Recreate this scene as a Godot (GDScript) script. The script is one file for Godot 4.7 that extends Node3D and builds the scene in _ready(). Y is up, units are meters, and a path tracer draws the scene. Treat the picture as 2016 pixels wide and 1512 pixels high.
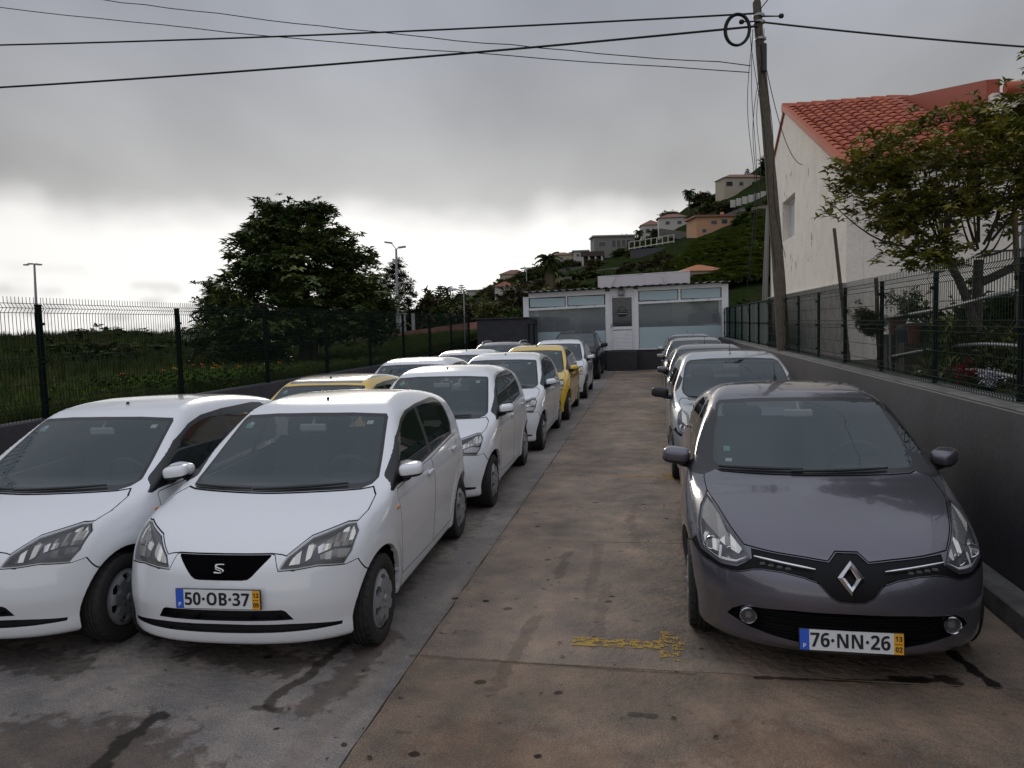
extends Node3D
# ---------------------------------------------------------------- helpers
class Soup:
	var p := PackedVector3Array()
	var n := PackedVector3Array()
	func tri(a: Vector3, b: Vector3, c: Vector3, na: Vector3, nb: Vector3, nc: Vector3):
		p.append(a); p.append(b); p.append(c); n.append(na); n.append(nb); n.append(nc)
	func add(o: Soup):
		p.append_array(o.p); n.append_array(o.n)

class MB:
	var p := PackedVector3Array()
	var n := PackedVector3Array()
	var u := PackedVector2Array()
	var c := PackedColorArray()
	var col := Color(1, 1, 1)
	func tri(a: Vector3, b: Vector3, d: Vector3, na := Vector3.ZERO, nb := Vector3.ZERO, nd := Vector3.ZERO, ua := Vector2.ZERO, ub := Vector2.ZERO, ud := Vector2.ZERO):
		var g := (d - a).cross(b - a)
		if g.length_squared() < 1e-20: return
		if na == Vector3.ZERO:
			na = g.normalized(); nb = na; nd = na
		if g.dot(na + nb + nd) < 0:
			p.append(a); p.append(d); p.append(b); n.append(na); n.append(nd); n.append(nb); u.append(ua); u.append(ud); u.append(ub)
		else:
			p.append(a); p.append(b); p.append(d); n.append(na); n.append(nb); n.append(nd); u.append(ua); u.append(ub); u.append(ud)
		c.append(col); c.append(col); c.append(col)
	func quad(a: Vector3, b: Vector3, d: Vector3, e: Vector3, nn := Vector3.ZERO):
		# a b d e round the face; nn = outward hint
		var g := (d - a).cross(b - a)
		if nn != Vector3.ZERO:
			g = g if g.dot(nn) > 0 else -g
		g = g.normalized()
		tri(a, b, d, g, g, g, Vector2(0, 0), Vector2(1, 0), Vector2(1, 1)); tri(a, d, e, g, g, g, Vector2(0, 0), Vector2(1, 1), Vector2(0, 1))
	func box(ce: Vector3, s: Vector3, b := Basis.IDENTITY):
		var x := b.x * s.x * .5
		var y := b.y * s.y * .5
		var z := b.z * s.z * .5
		quad(ce + x - y - z, ce + x + y - z, ce + x + y + z, ce + x - y + z, x)
		quad(ce - x - y - z, ce - x + y - z, ce - x + y + z, ce - x - y + z, -x)
		quad(ce - x + y - z, ce + x + y - z, ce + x + y + z, ce - x + y + z, y)
		quad(ce - x - y - z, ce + x - y - z, ce + x - y + z, ce - x - y + z, -y)
		quad(ce - x - y + z, ce + x - y + z, ce + x + y + z, ce - x + y + z, z)
		quad(ce - x - y - z, ce + x - y - z, ce + x + y - z, ce - x + y - z, -z)
	func bbox(ce: Vector3, s: Vector3, r: float, b := Basis.IDENTITY):
		# chamfered box
		var h := s * .5
		r = minf(r, minf(h.x, minf(h.y, h.z)) * .9)
		var f := func(x: float, y: float, z: float) -> Vector3: return ce + b * Vector3(x, y, z)
		for sx in [-1.0, 1.0]:
			quad(f.call(sx * h.x, -h.y + r, -h.z + r), f.call(sx * h.x, h.y - r, -h.z + r), f.call(sx * h.x, h.y - r, h.z - r), f.call(sx * h.x, -h.y + r, h.z - r), b.x * sx)
			quad(f.call(-h.x + r, sx * h.y, -h.z + r), f.call(h.x - r, sx * h.y, -h.z + r), f.call(h.x - r, sx * h.y, h.z - r), f.call(-h.x + r, sx * h.y, h.z - r), b.y * sx)
			quad(f.call(-h.x + r, -h.y + r, sx * h.z), f.call(h.x - r, -h.y + r, sx * h.z), f.call(h.x - r, h.y - r, sx * h.z), f.call(-h.x + r, h.y - r, sx * h.z), b.z * sx)
			for sy in [-1.0, 1.0]:
				quad(f.call(sx * h.x, sy * (h.y - r), -h.z + r), f.call(sx * (h.x - r), sy * h.y, -h.z + r), f.call(sx * (h.x - r), sy * h.y, h.z - r), f.call(sx * h.x, sy * (h.y - r), h.z - r), b.x * sx + b.y * sy)
				quad(f.call(sx * h.x, -h.y + r, sy * (h.z - r)), f.call(sx * (h.x - r), -h.y + r, sy * h.z), f.call(sx * (h.x - r), h.y - r, sy * h.z), f.call(sx * h.x, h.y - r, sy * (h.z - r)), b.x * sx + b.z * sy)
				quad(f.call(-h.x + r, sx * h.y, sy * (h.z - r)), f.call(-h.x + r, sx * (h.y - r), sy * h.z), f.call(h.x - r, sx * (h.y - r), sy * h.z), f.call(h.x - r, sx * h.y, sy * (h.z - r)), b.y * sx + b.z * sy)
				for sz in [-1.0, 1.0]:
					var nn: Vector3 = (b.x * sx + b.y * sy + b.z * sz).normalized()
					tri(f.call(sx * h.x, sy * (h.y - r), sz * (h.z - r)), f.call(sx * (h.x - r), sy * h.y, sz * (h.z - r)), f.call(sx * (h.x - r), sy * (h.y - r), sz * h.z), nn, nn, nn)
	func tube(pts: Array, rad: Array, k := 6, caps := true):
		var m := pts.size()
		var rings := []
		var fr := []
		var up := Vector3.UP
		for i in m:
			var d: Vector3 = (pts[mini(i + 1, m - 1)] - pts[maxi(i - 1, 0)]).normalized()
			if absf(d.dot(up)) > .95: up = Vector3.RIGHT if absf(d.x) < .9 else Vector3.BACK
			var a := d.cross(up).normalized()
			var b := a.cross(d).normalized()
			up = b
			var ring := []
			var nr := []
			for j in k:
				var w := TAU * j / k
				var v := a * cos(w) + b * sin(w)
				ring.append(pts[i] + v * rad[i] if rad.size() > 1 else pts[i] + v * rad[0]); nr.append(v)
			rings.append(ring); fr.append(nr)
		for i in m - 1:
			for j in k:
				var j2 := (j + 1) % k
				tri(rings[i][j], rings[i + 1][j], rings[i + 1][j2], fr[i][j], fr[i + 1][j], fr[i + 1][j2])
				tri(rings[i][j], rings[i + 1][j2], rings[i][j2], fr[i][j], fr[i + 1][j2], fr[i][j2])
		if caps:
			for e in [0, m - 1]:
				var d: Vector3 = (pts[e] - pts[1 if e == 0 else m - 2]).normalized()
				for j in range(1, k - 1):
					tri(rings[e][0], rings[e][j], rings[e][j + 1], d, d, d)
	func lathe(prof: Array, at: Vector3, axis: Vector3, k := 24, smooth := true):
		# prof: Vector2(along axis, radius)
		axis = axis.normalized()
		var a := axis.cross(Vector3.UP if absf(axis.y) < .9 else Vector3.RIGHT).normalized()
		var b := axis.cross(a).normalized()
		for i in prof.size() - 1:
			var p0: Vector2 = prof[i]
			var p1: Vector2 = prof[i + 1]
			var d := p1 - p0
			if d.length() < 1e-6: continue
			var n2 := Vector2(-d.y, d.x).normalized()
			for j in k:
				var w0 := TAU * j / k
				var w1 := TAU * (j + 1) / k
				var v0 := a * cos(w0) + b * sin(w0)
				var v1 := a * cos(w1) + b * sin(w1)
				var nm0 := axis * n2.x + v0 * n2.y
				var nm1 := axis * n2.x + v1 * n2.y
				if not smooth:
					nm0 = (nm0 + nm1).normalized(); nm1 = nm0
				var q00 := at + axis * p0.x + v0 * p0.y
				var q01 := at + axis * p0.x + v1 * p0.y
				var q10 := at + axis * p1.x + v0 * p1.y
				var q11 := at + axis * p1.x + v1 * p1.y
				tri(q00, q10, q11, nm0, nm0, nm1); tri(q00, q11, q01, nm0, nm1, nm1)
	func poly(pts: PackedVector2Array, to3: Callable, nn: Vector3):
		var t := Geometry2D.triangulate_polygon(pts)
		for i in range(0, t.size(), 3):
			tri(to3.call(pts[t[i]]), to3.call(pts[t[i + 1]]), to3.call(pts[t[i + 2]]), nn, nn, nn, pts[t[i]], pts[t[i + 1]], pts[t[i + 2]])
	func prism(pts: PackedVector2Array, f: Callable, d0: float, d1: float, nn: Vector3):
		# f(Vector2, depth) -> point; nn points from d0 towards d1
		poly(pts, func(q): return f.call(q, d1), nn); poly(pts, func(q): return f.call(q, d0), -nn)
		var ce := Vector3.ZERO
		for q in pts: ce += f.call(q, d0)
		ce /= pts.size()
		var area := 0.0
		for i in pts.size(): area += pts[i].cross(pts[(i + 1) % pts.size()])
		for i in pts.size():
			var a: Vector2 = pts[i]
			var b: Vector2 = pts[(i + 1) % pts.size()]
			var o := Vector2((b - a).y, -(b - a).x) * (1.0 if area > 0 else -1.0)
			var out: Vector3 = f.call(a + o.normalized() * .01, d0) - f.call(a, d0)
			quad(f.call(a, d0), f.call(b, d0), f.call(b, d1), f.call(a, d1), out)
	func mesh(m: Material = null) -> ArrayMesh:
		var am := ArrayMesh.new()
		if p.is_empty(): return am
		var ar := []
		ar.resize(Mesh.ARRAY_MAX)
		ar[Mesh.ARRAY_VERTEX] = p; ar[Mesh.ARRAY_NORMAL] = n; ar[Mesh.ARRAY_TEX_UV] = u; ar[Mesh.ARRAY_COLOR] = c
		am.add_surface_from_arrays(Mesh.PRIMITIVE_TRIANGLES, ar)
		if m: am.surface_set_material(0, m)
		return am

var used := {}
func numbered(nm: String, parent: Node) -> String:
	var k := str(parent.get_instance_id()) + nm
	var i: int = used.get(k, -1) + 1
	used[k] = i
	return nm if i == 0 else "%s_%03d" % [nm, i]

func tag(o: Node, label := "", cat := "", group := "", kind := ""):
	if label: o.set_meta("label", label)
	if cat: o.set_meta("category", cat)
	if group: o.set_meta("group", group)
	if kind: o.set_meta("kind", kind)

func thing(nm: String, at: Vector3, label: String, cat: String, group := "", turn := 0.0) -> Node3D:
	var o := Node3D.new()
	o.name = numbered(nm, self); o.position = at; o.rotation.y = turn
	add_child(o, true); tag(o, label, cat, group)
	return o

func obj(nm: String, mesh: Mesh, m: Material, parent: Node = self, at := Vector3.ZERO) -> MeshInstance3D:
	var o := MeshInstance3D.new()
	o.name = numbered(nm, parent); o.mesh = mesh; o.position = at
	if m: o.material_override = m
	parent.add_child(o, true)
	return o

func struct(nm: String, mesh: Mesh, m: Material) -> MeshInstance3D:
	var o := obj(nm, mesh, m)
	o.set_meta("kind", "structure")
	return o

func copy(src: Node3D, label: String, group := "") -> Node3D:
	var c: Node3D = src.duplicate()
	c.name = numbered(String(src.name).rstrip("0123456789").trim_suffix("_"), self)
	add_child(c, true)
	if label: c.set_meta("label", label)
	if group: c.set_meta("group", group)
	return c

func many(nm: String, mesh: Mesh, m: Material, xf: Array, cols: Array, parent: Node = self, stuff := true) -> MultiMeshInstance3D:
	var mm := MultiMesh.new()
	mm.transform_format = MultiMesh.TRANSFORM_3D
	mm.use_colors = cols.size() > 0
	mm.mesh = mesh; mm.instance_count = xf.size()
	for i in xf.size():
		mm.set_instance_transform(i, xf[i])
		if cols.size() > 0: mm.set_instance_color(i, cols[i])
	var o := MultiMeshInstance3D.new()
	o.name = numbered(nm, parent); o.multimesh = mm; o.material_override = m
	parent.add_child(o, true)
	if stuff: o.set_meta("kind", "stuff")
	return o

func L(r: float, g: float, b: float) -> Color: return Color(r, g, b).linear_to_srgb()
func mat(c: Color, rough := .7, metal := 0.0, spec := .5) -> StandardMaterial3D:
	var m := StandardMaterial3D.new()
	m.albedo_color = c.linear_to_srgb(); m.roughness = rough; m.metallic = metal; m.metallic_specular = spec
	return m
func noise(seed_: int, freq: float, oct := 4, type := FastNoiseLite.TYPE_SIMPLEX_SMOOTH) -> FastNoiseLite:
	var n := FastNoiseLite.new()
	n.seed = seed_; n.frequency = freq; n.fractal_octaves = oct; n.noise_type = type
	return n
func nimg(seed_: int, size: int, freq: float, oct := 4, type := FastNoiseLite.TYPE_SIMPLEX_SMOOTH) -> PackedByteArray:
	var im := noise(seed_, freq, oct, type).get_seamless_image(size, size)
	im.convert(Image.FORMAT_L8)
	return im.get_data()
func rgbtex(size: int, f: Callable) -> ImageTexture:
	var d := PackedByteArray()
	d.resize(size * size * 3)
	for i in size * size:
		var c: Color = f.call(i)
		d[i * 3] = clampi(int(c.r * 255), 0, 255); d[i * 3 + 1] = clampi(int(c.g * 255), 0, 255); d[i * 3 + 2] = clampi(int(c.b * 255), 0, 255)
	var im := Image.create_from_data(size, size, false, Image.FORMAT_RGB8, d)
	im.generate_mipmaps()
	return ImageTexture.create_from_image(im)
# two-scale tinted texture around a base colour (linear in, sRGB stored)
func mottled(seed_: int, base: Color, dark: Color, size := 512, f1 := .006, f2 := .06, amt := 1.0, fine := .12) -> ImageTexture:
	var a := nimg(seed_, size, f1, 4)
	var b := nimg(seed_ + 1, size, f2, 3)
	var c0 := base.linear_to_srgb()
	var c1 := dark.linear_to_srgb()
	return rgbtex(size, func(i):
		var t: float = clampf((a[i] / 255.0 - .35) * 2.0 * amt, 0, 1)
		var k: float = 1.0 + (b[i] / 255.0 - .5) * 2.0 * fine
		var c := c0.lerp(c1, t)
		return Color(c.r * k, c.g * k, c.b * k))
func ntex(seed_: int, size: int, freq: float, oct := 3, strength := 4.0) -> ImageTexture:
	var im := noise(seed_, freq, oct).get_seamless_image(size, size)
	im.bump_map_to_normal_map(strength)
	im.generate_mipmaps()
	return ImageTexture.create_from_image(im)
func tri_mat(tex: Texture2D, scale: float, rough := .8, nrm: Texture2D = null, nscale := 1.0, world := true) -> StandardMaterial3D:
	var m := StandardMaterial3D.new()
	m.albedo_texture = tex; m.roughness = rough
	m.uv1_triplanar = true; m.uv1_world_triplanar = world; m.uv1_scale = Vector3.ONE * scale
	if nrm:
		m.normal_enabled = true; m.normal_texture = nrm; m.normal_scale = nscale
	return m
func glass_mat(c: Color, alpha: float) -> StandardMaterial3D:
	var m := mat(c, .02, 0, .5)
	m.transparency = BaseMaterial3D.TRANSPARENCY_ALPHA
	m.albedo_color.a = alpha
	return m
func P2(a: Array) -> PackedVector2Array:
	var r := PackedVector2Array()
	for i in range(0, a.size(), 2): r.append(Vector2(a[i], a[i + 1]))
	return r
# ground height of the lot: it rises a little away from the camera, less so along the left fence
func gy(x: float, z: float) -> float:
	return .0062 * (-z - 4.6) * smoothstep(-4.4, -3.2, x)

func _ready():
	var cam := Camera3D.new()
	cam.name = "camera"
	cam.fov = rad_to_deg(2.0 * atan(756.0 / 1515.0)); cam.near = .1; cam.far = 3000
	cam.transform = Transform3D(Basis(Vector3(0.98338567, -0.02850483, -0.17927657), Vector3(0.01425927, 0.99667247, -0.08025377), Vector3(0.18096764, 0.07636406, 0.98051988)), Vector3(0, 2.02, 0))
	add_child(cam)
	var env := WorldEnvironment.new()
	env.name = "environment"
	var e := Environment.new()
	e.background_mode = Environment.BG_SKY
	var sky := Sky.new()
	sky.sky_material = make_sky()
	e.sky = sky; e.tonemap_mode = Environment.TONE_MAPPER_LINEAR
	e.sdfgi_enabled = true; e.ssao_enabled = true; e.ssil_enabled = true
	env.environment = e
	add_child(env)
	var sun := DirectionalLight3D.new()
	sun.name = "sun"
	sun.light_energy = .22; sun.light_angular_distance = 14; sun.light_color = Color(1, .96, .9); sun.shadow_enabled = true
	# behind the clouds ahead and to the left, low
	sun.look_at_from_position(Vector3(-.42, .36, -1.0), Vector3.ZERO)
	add_child(sun)
	make_materials()
	build_lot()
	build_fences()
	build_office()
	build_house()
	build_pole()
	build_cars()
	build_land()
	build_far_houses()
	build_lamps()
	build_trees()
# ---------------------------------------------------------------- car bodies
func lutf(kn: Array, t0: float, t1: float) -> PackedFloat32Array:
	# smooth interpolation of (x, y) knots, sampled every centimetre
	var x := []
	var y := []
	for i in range(0, kn.size(), 2):
		x.append(float(kn[i])); y.append(float(kn[i + 1]))
	var n := x.size()
	var m := []
	for i in n:
		if i == 0: m.append((y[1] - y[0]) / (x[1] - x[0]))
		elif i == n - 1: m.append((y[i] - y[i - 1]) / (x[i] - x[i - 1]))
		else:
			var h0: float = x[i] - x[i - 1]
			var h1: float = x[i + 1] - x[i]
			m.append(((y[i] - y[i - 1]) / h0 * h1 + (y[i + 1] - y[i]) / h1 * h0) / (h0 + h1))
	var r := PackedFloat32Array()
	var k := 0
	for j in int((t1 - t0) * 100) + 2:
		var t := clampf(t0 + j * .01, x[0], x[n - 1])
		while k < n - 2 and t > x[k + 1]: k += 1
		var h: float = x[k + 1] - x[k]
		var s: float = (t - x[k]) / h
		r.append((2 * s * s * s - 3 * s * s + 1) * y[k] + (s * s * s - 2 * s * s + s) * h * m[k] + (-2 * s * s * s + 3 * s * s) * y[k + 1] + (s * s * s - s * s) * h * m[k + 1])
	return r

class Body:
	var T: PackedFloat32Array
	var Zf: PackedFloat32Array
	var Zp: PackedFloat32Array
	var W: PackedFloat32Array
	var Zr: PackedFloat32Array
	var Zq: PackedFloat32Array
	var KW: PackedFloat32Array
	var CR: PackedFloat32Array
	var K1: PackedFloat32Array
	var yb := .17
	var k2 := .1
	var axles := [.585, 2.99]
	var wr := .29
	var flare := .012
	static func at(a: PackedFloat32Array, t0: float, t: float) -> float:
		var q := clampf((t - t0) * 100.0, 0.0, a.size() - 1.001)
		var i := int(q)
		return a[i] + (a[i + 1] - a[i]) * (q - i)
	static func smax(a: float, b: float, k: float) -> float:
		var h := maxf(k - absf(a - b), 0.0) / k
		return maxf(a, b) + h * h * k * .25
	func f(v: Vector3) -> float:
		var xx := absf(v.x)
		var y := v.y
		var z := v.z
		var ze := z - at(KW, -.4, z) * xx * xx
		var t := at(T, -.4, ze)
		var dt := (at(T, -.4, ze + .01) - t) * 100.0
		var ft := (y - t + at(CR, -.4, z) * xx * xx) / sqrt(1.0 + dt * dt)
		var fs := xx - at(W, 0, y)
		for a in axles:
			var rr := sqrt((z - a) * (z - a) + (y - wr) * (y - wr)) - (wr + .065)
			if absf(rr) < .09: fs -= flare * (1.0 - rr * rr / .0081)
			elif rr < 0: fs -= flare * .0
		var zp := at(Zp, 0, xx)
		var dz := (at(Zp, 0, xx + .01) - zp) * 100.0
		var ff := (at(Zf, 0, y) + zp - z) / sqrt(1.0 + dz * dz)
		var fr := z - at(Zr, 0, y) + at(Zq, 0, xx)
		var r := smax(ft, fs, at(K1, -.4, z))
		r = smax(r, ff, k2); r = smax(r, fr, .08)
		return smax(r, yb - y, .04)
	func hit(o: Vector3, d: Vector3) -> float:
		var a := .02
		var b := 1.9
		for i in 17:
			var m := (a + b) * .5
			if f(o + d * m) < 0: a = m
			else: b = m
		return (a + b) * .5
	func nrm(v: Vector3) -> Vector3:
		var e := .006
		var c := f(v)
		return Vector3(f(v + Vector3(e, 0, 0)) - c, f(v + Vector3(0, e, 0)) - c, f(v + Vector3(0, 0, e)) - c).normalized()
	func half(yc: float, za: float, zb: float, nphi := 64, ncap := 54, step := .035) -> Soup:
		var ori := []
		var dirs := []
		for i in ncap + 1:
			var al := deg_to_rad(90.0 * i / ncap)
			ori.append(Vector3(0, yc, za)); dirs.append(Vector2(sin(al), -cos(al)))
		var nm := int((zb - za) / step)
		for i in range(1, nm):
			ori.append(Vector3(0, yc, za + (zb - za) * i / nm)); dirs.append(Vector2(1, 0))
		for i in 19:
			var al := deg_to_rad(90.0 - 5.0 * i)
			ori.append(Vector3(0, yc, zb)); dirs.append(Vector2(sin(al), cos(al)))
		var gp := []
		var gn := []
		for i in ori.size():
			var rp := PackedVector3Array()
			var rn := PackedVector3Array()
			for j in nphi + 1:
				var ph := PI * j / nphi
				var d := Vector3(sin(ph) * dirs[i].x, cos(ph) * dirs[i].x, dirs[i].y).normalized()
				var q: Vector3 = ori[i] + d * hit(ori[i], d)
				if j == 0 or j == nphi: q.x = 0.0
				var nn := nrm(q)
				if j == 0 or j == nphi: nn.x = 0.0; nn = nn.normalized()
				rp.append(q); rn.append(nn)
			gp.append(rp); gn.append(rn)
		var s := Soup.new()
		for i in gp.size() - 1:
			for j in nphi:
				s.tri(gp[i][j], gp[i + 1][j], gp[i + 1][j + 1], gn[i][j], gn[i + 1][j], gn[i + 1][j + 1])
				s.tri(gp[i][j], gp[i + 1][j + 1], gp[i][j + 1], gn[i][j], gn[i + 1][j + 1], gn[i][j + 1])
		return s

func pj(v: Vector3, ax: int) -> Vector2:
	return Vector2(v.x, v.y) if ax == 0 else (Vector2(v.z, v.y) if ax == 1 else Vector2(v.x, v.z))
func third(v: Vector3, ax: int) -> float:
	return v.z if ax == 0 else (v.x if ax == 1 else v.y)
# splits a soup by an outline seen along an axis: [inside, outside]
func cut(s: Soup, poly: PackedVector2Array, ax: int, lo := -9.0, hi := 9.0) -> Array:
	var a := Soup.new()
	var b := Soup.new()
	var bb := Rect2(poly[0], Vector2.ZERO)
	for q in poly: bb = bb.expand(q)
	for i in range(0, s.p.size(), 3):
		var v0 := s.p[i]
		var v1 := s.p[i + 1]
		var v2 := s.p[i + 2]
		var n0 := s.n[i]
		var n1 := s.n[i + 1]
		var n2 := s.n[i + 2]
		var th := third((v0 + v1 + v2) / 3.0, ax)
		var p0 := pj(v0, ax)
		var p1 := pj(v1, ax)
		var p2 := pj(v2, ax)
		if th < lo or th > hi or maxf(p0.x, maxf(p1.x, p2.x)) < bb.position.x or minf(p0.x, minf(p1.x, p2.x)) > bb.end.x or maxf(p0.y, maxf(p1.y, p2.y)) < bb.position.y or minf(p0.y, minf(p1.y, p2.y)) > bb.end.y:
			b.tri(v0, v1, v2, n0, n1, n2); continue
		var ar := (p1 - p0).cross(p2 - p0)
		if absf(ar) < 2e-7:
			if Geometry2D.is_point_in_polygon((p0 + p1 + p2) / 3.0, poly): a.tri(v0, v1, v2, n0, n1, n2)
			else: b.tri(v0, v1, v2, n0, n1, n2)
			continue
		var tp := PackedVector2Array([p0, p1, p2])
		var ins := Geometry2D.intersect_polygons(tp, poly)
		if ins.is_empty():
			b.tri(v0, v1, v2, n0, n1, n2); continue
		var outs := Geometry2D.clip_polygons(tp, poly)
		if outs.is_empty():
			a.tri(v0, v1, v2, n0, n1, n2); continue
		for w in 2:
			var dst := a if w == 0 else b
			for pg in (ins if w == 0 else outs):
				var tr := Geometry2D.triangulate_polygon(pg)
				for k in range(0, tr.size(), 3):
					var vv := []
					var nn := []
					for j in 3:
						var q: Vector2 = pg[tr[k + j]]
						var l1 := (q - p0).cross(p2 - p0) / ar
						var l2 := (p1 - p0).cross(q - p0) / ar
						vv.append(v0 + (v1 - v0) * l1 + (v2 - v0) * l2)
						nn.append((n0 + (n1 - n0) * l1 + (n2 - n0) * l2).normalized())
					dst.tri(vv[0], vv[1], vv[2], nn[0], nn[1], nn[2])
	return [a, b]
func grow(poly: PackedVector2Array, d: float) -> PackedVector2Array:
	var r := Geometry2D.offset_polygon(poly, d, Geometry2D.JOIN_ROUND)
	return r[0] if r.size() > 0 else poly
# [panel, gap ring, rest]
func panel(s: Soup, poly: PackedVector2Array, ax: int, lo: float, hi: float, g: float) -> Array:
	var o := cut(s, grow(poly, g), ax, lo, hi)
	var i := cut(o[0], grow(poly, -g), ax, lo, hi)
	return [i[0], i[1], o[1]]
func shifted(s: Soup, along_n: float, by := Vector3.ZERO) -> Soup:
	var r := Soup.new()
	r.n = s.n
	for i in s.p.size(): r.p.append(s.p[i] + s.n[i] * along_n + by)
	return r
# pushes a piece back and walls its edge
func inset(s: Soup, along_n: float, by := Vector3.ZERO, floor_ := true) -> Soup:
	var r := Soup.new()
	if floor_: r = shifted(s, -along_n, by)
	var cnt := {}
	for i in range(0, s.p.size(), 3):
		for k in 3:
			var a := (s.p[i + k] * 5000.0).round()
			var b := (s.p[i + (k + 1) % 3] * 5000.0).round()
			var key := [a, b] if a < b else [b, a]
			cnt[key] = cnt.get(key, 0) + 1
	for i in range(0, s.p.size(), 3):
		for k in 3:
			var i2 := i + (k + 1) % 3
			var a := (s.p[i + k] * 5000.0).round()
			var b := (s.p[i2] * 5000.0).round()
			if cnt[[a, b] if a < b else [b, a]] != 1: continue
			if absf(s.p[i + k].x) < 1e-4 and absf(s.p[i2].x) < 1e-4: continue
			var q0 := s.p[i + k]
			var q1 := s.p[i2]
			var d0 := -s.n[i + k] * along_n + by
			var d1 := -s.n[i2] * along_n + by
			var ce := (s.p[i] + s.p[i + 1] + s.p[i + 2]) / 3.0
			var nn := (q1 - q0).cross(d0).normalized()
			if nn.dot(ce - q0) < 0: nn = -nn
			r.tri(q0, q1, q1 + d1, nn, nn, nn); r.tri(q0, q1 + d1, q0 + d0, nn, nn, nn)
	return r
# soup (z from the front bumper backwards) -> mesh in the car's own axes (front towards +z); side 1 right, -1 left, 0 both
func smesh(s: Soup, zc: float, side := 0) -> ArrayMesh:
	var m := MB.new()
	for w in [1, -1]:
		if side != 0 and w != side: continue
		for i in range(0, s.p.size(), 3):
			var a := s.p[i]
			var b := s.p[i + 1]
			var c := s.p[i + 2]
			var na := s.n[i]
			var nb := s.n[i + 1]
			var nc := s.n[i + 2]
			m.tri(Vector3(a.x * w, a.y, zc - a.z), Vector3(b.x * w, b.y, zc - b.z), Vector3(c.x * w, c.y, zc - c.z), Vector3(na.x * w, na.y, -na.z), Vector3(nb.x * w, nb.y, -nb.z), Vector3(nc.x * w, nc.y, -nc.z))
	return m.mesh()
func pair(nm: String, s: Soup, zc: float, m: Material, parent: Node) -> Array:
	return [obj(nm, smesh(s, zc, 1), m, parent), obj(nm, smesh(s, zc, -1), m, parent)]

func tyre_mesh(r: float, w: float) -> ArrayMesh:
	var m := MB.new()
	var h := w * .5
	var pr := [[-h * .86, .66], [-h, .76], [-h * .99, .86], [-h * .93, .94], [-h * .84, .975], [-h * .76, .987]]
	var gr := [-.46, -.16, .16, .46]
	for g in gr:
		pr.append([h * (g - .06), .996]); pr.append([h * (g - .05), .972]); pr.append([h * (g + .05), .972]); pr.append([h * (g + .06), .996])
	pr.append([h * .76, .987]); pr.append([h * .84, .975]); pr.append([h * .93, .94]); pr.append([h * .99, .86]); pr.append([h, .76]); pr.append([h * .86, .66])
	var k := 60
	for i in pr.size() - 1:
		for j in k:
			var q := []
			for e in [[i, j], [i + 1, j], [i + 1, j + 1], [i, j + 1]]:
				var a: Array = pr[e[0]]
				var an: float = TAU * e[1] / k
				q.append(Vector3(a[0], cos(an) * a[1] * r, sin(an) * a[1] * r))
			var mid: Vector3 = (q[0] + q[2]) * .5
			var out := Vector3(mid.x * .8, mid.y, mid.z)
			# tread blocks: notches across the shoulders
			if j % 2 == 0 and ((i > 3 and i < 7) or (i > 19 and i < 23)):
				for t in 4: q[t] = Vector3(q[t].x, q[t].y * .985, q[t].z * .985)
			m.quad(q[0], q[1], q[2], q[3], out)
	return m.mesh()
func hub_meshes(r: float, spokes: int) -> Array:
	# wheel cover: dished disc with slots, outside towards +x; [cover, dark backing]
	var s := Soup.new()
	var pf := func(q: float) -> float: return .012 + .016 * smoothstep(0.0, .25, q) - .030 * smoothstep(.72, 1.0, q) + .006 * smoothstep(.18, .10, q)
	var rn := 14
	var k := 60
	for i in rn:
		for j in k:
			var v := []
			var nn := []
			for e in [[i, j], [i + 1, j], [i + 1, j + 1], [i, j + 1]]:
				var q: float = float(e[0]) / rn
				var an: float = TAU * e[1] / k
				v.append(Vector3(pf.call(q), cos(an) * q * r, sin(an) * q * r))
				var sl: float = (pf.call(q + .02) - pf.call(q)) / (.02 * r)
				nn.append(Vector3(1, -sl * cos(an), -sl * sin(an)).normalized())
			s.tri(v[0], v[1], v[2], nn[0], nn[1], nn[2]); s.tri(v[0], v[2], v[3], nn[0], nn[2], nn[3])
	for i in spokes:
		var an := TAU * i / spokes
		var po := PackedVector2Array()
		for t in [[.55, -.10], [.68, -.22], [.86, -.22], [.885, 0], [.86, .22], [.68, .22], [.55, .10]]:
			var aa: float = an + t[1]
			po.append(Vector2(sin(aa), cos(aa)) * t[0] * r)
		var c := cut(s, po, 1)
		s = c[1]
		s.add(inset(c[0], 0, Vector3(-.03, 0, 0), false))
	var m := MB.new()
	for i in range(0, s.p.size(), 3): m.tri(s.p[i], s.p[i + 1], s.p[i + 2], s.n[i], s.n[i + 1], s.n[i + 2])
	m.lathe([Vector2(.034, 0), Vector2(.032, r * .10), Vector2(.026, r * .13), Vector2(.010, r * .14)], Vector3.ZERO, Vector3.RIGHT, 20)
	for i in spokes:
		var an := TAU * (i + .5) / spokes
		m.box(Vector3(.022, cos(an) * r * .34, sin(an) * r * .34), Vector3(.012, r * .07, r * .07), Basis(Vector3.RIGHT, an))
	var b := MB.new()
	b.lathe([Vector2(-.03, 0), Vector2(-.03, r), Vector2(-.005, r * 1.02)], Vector3.ZERO, Vector3.RIGHT, 40)
	return [m.mesh(), b.mesh()]
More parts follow.
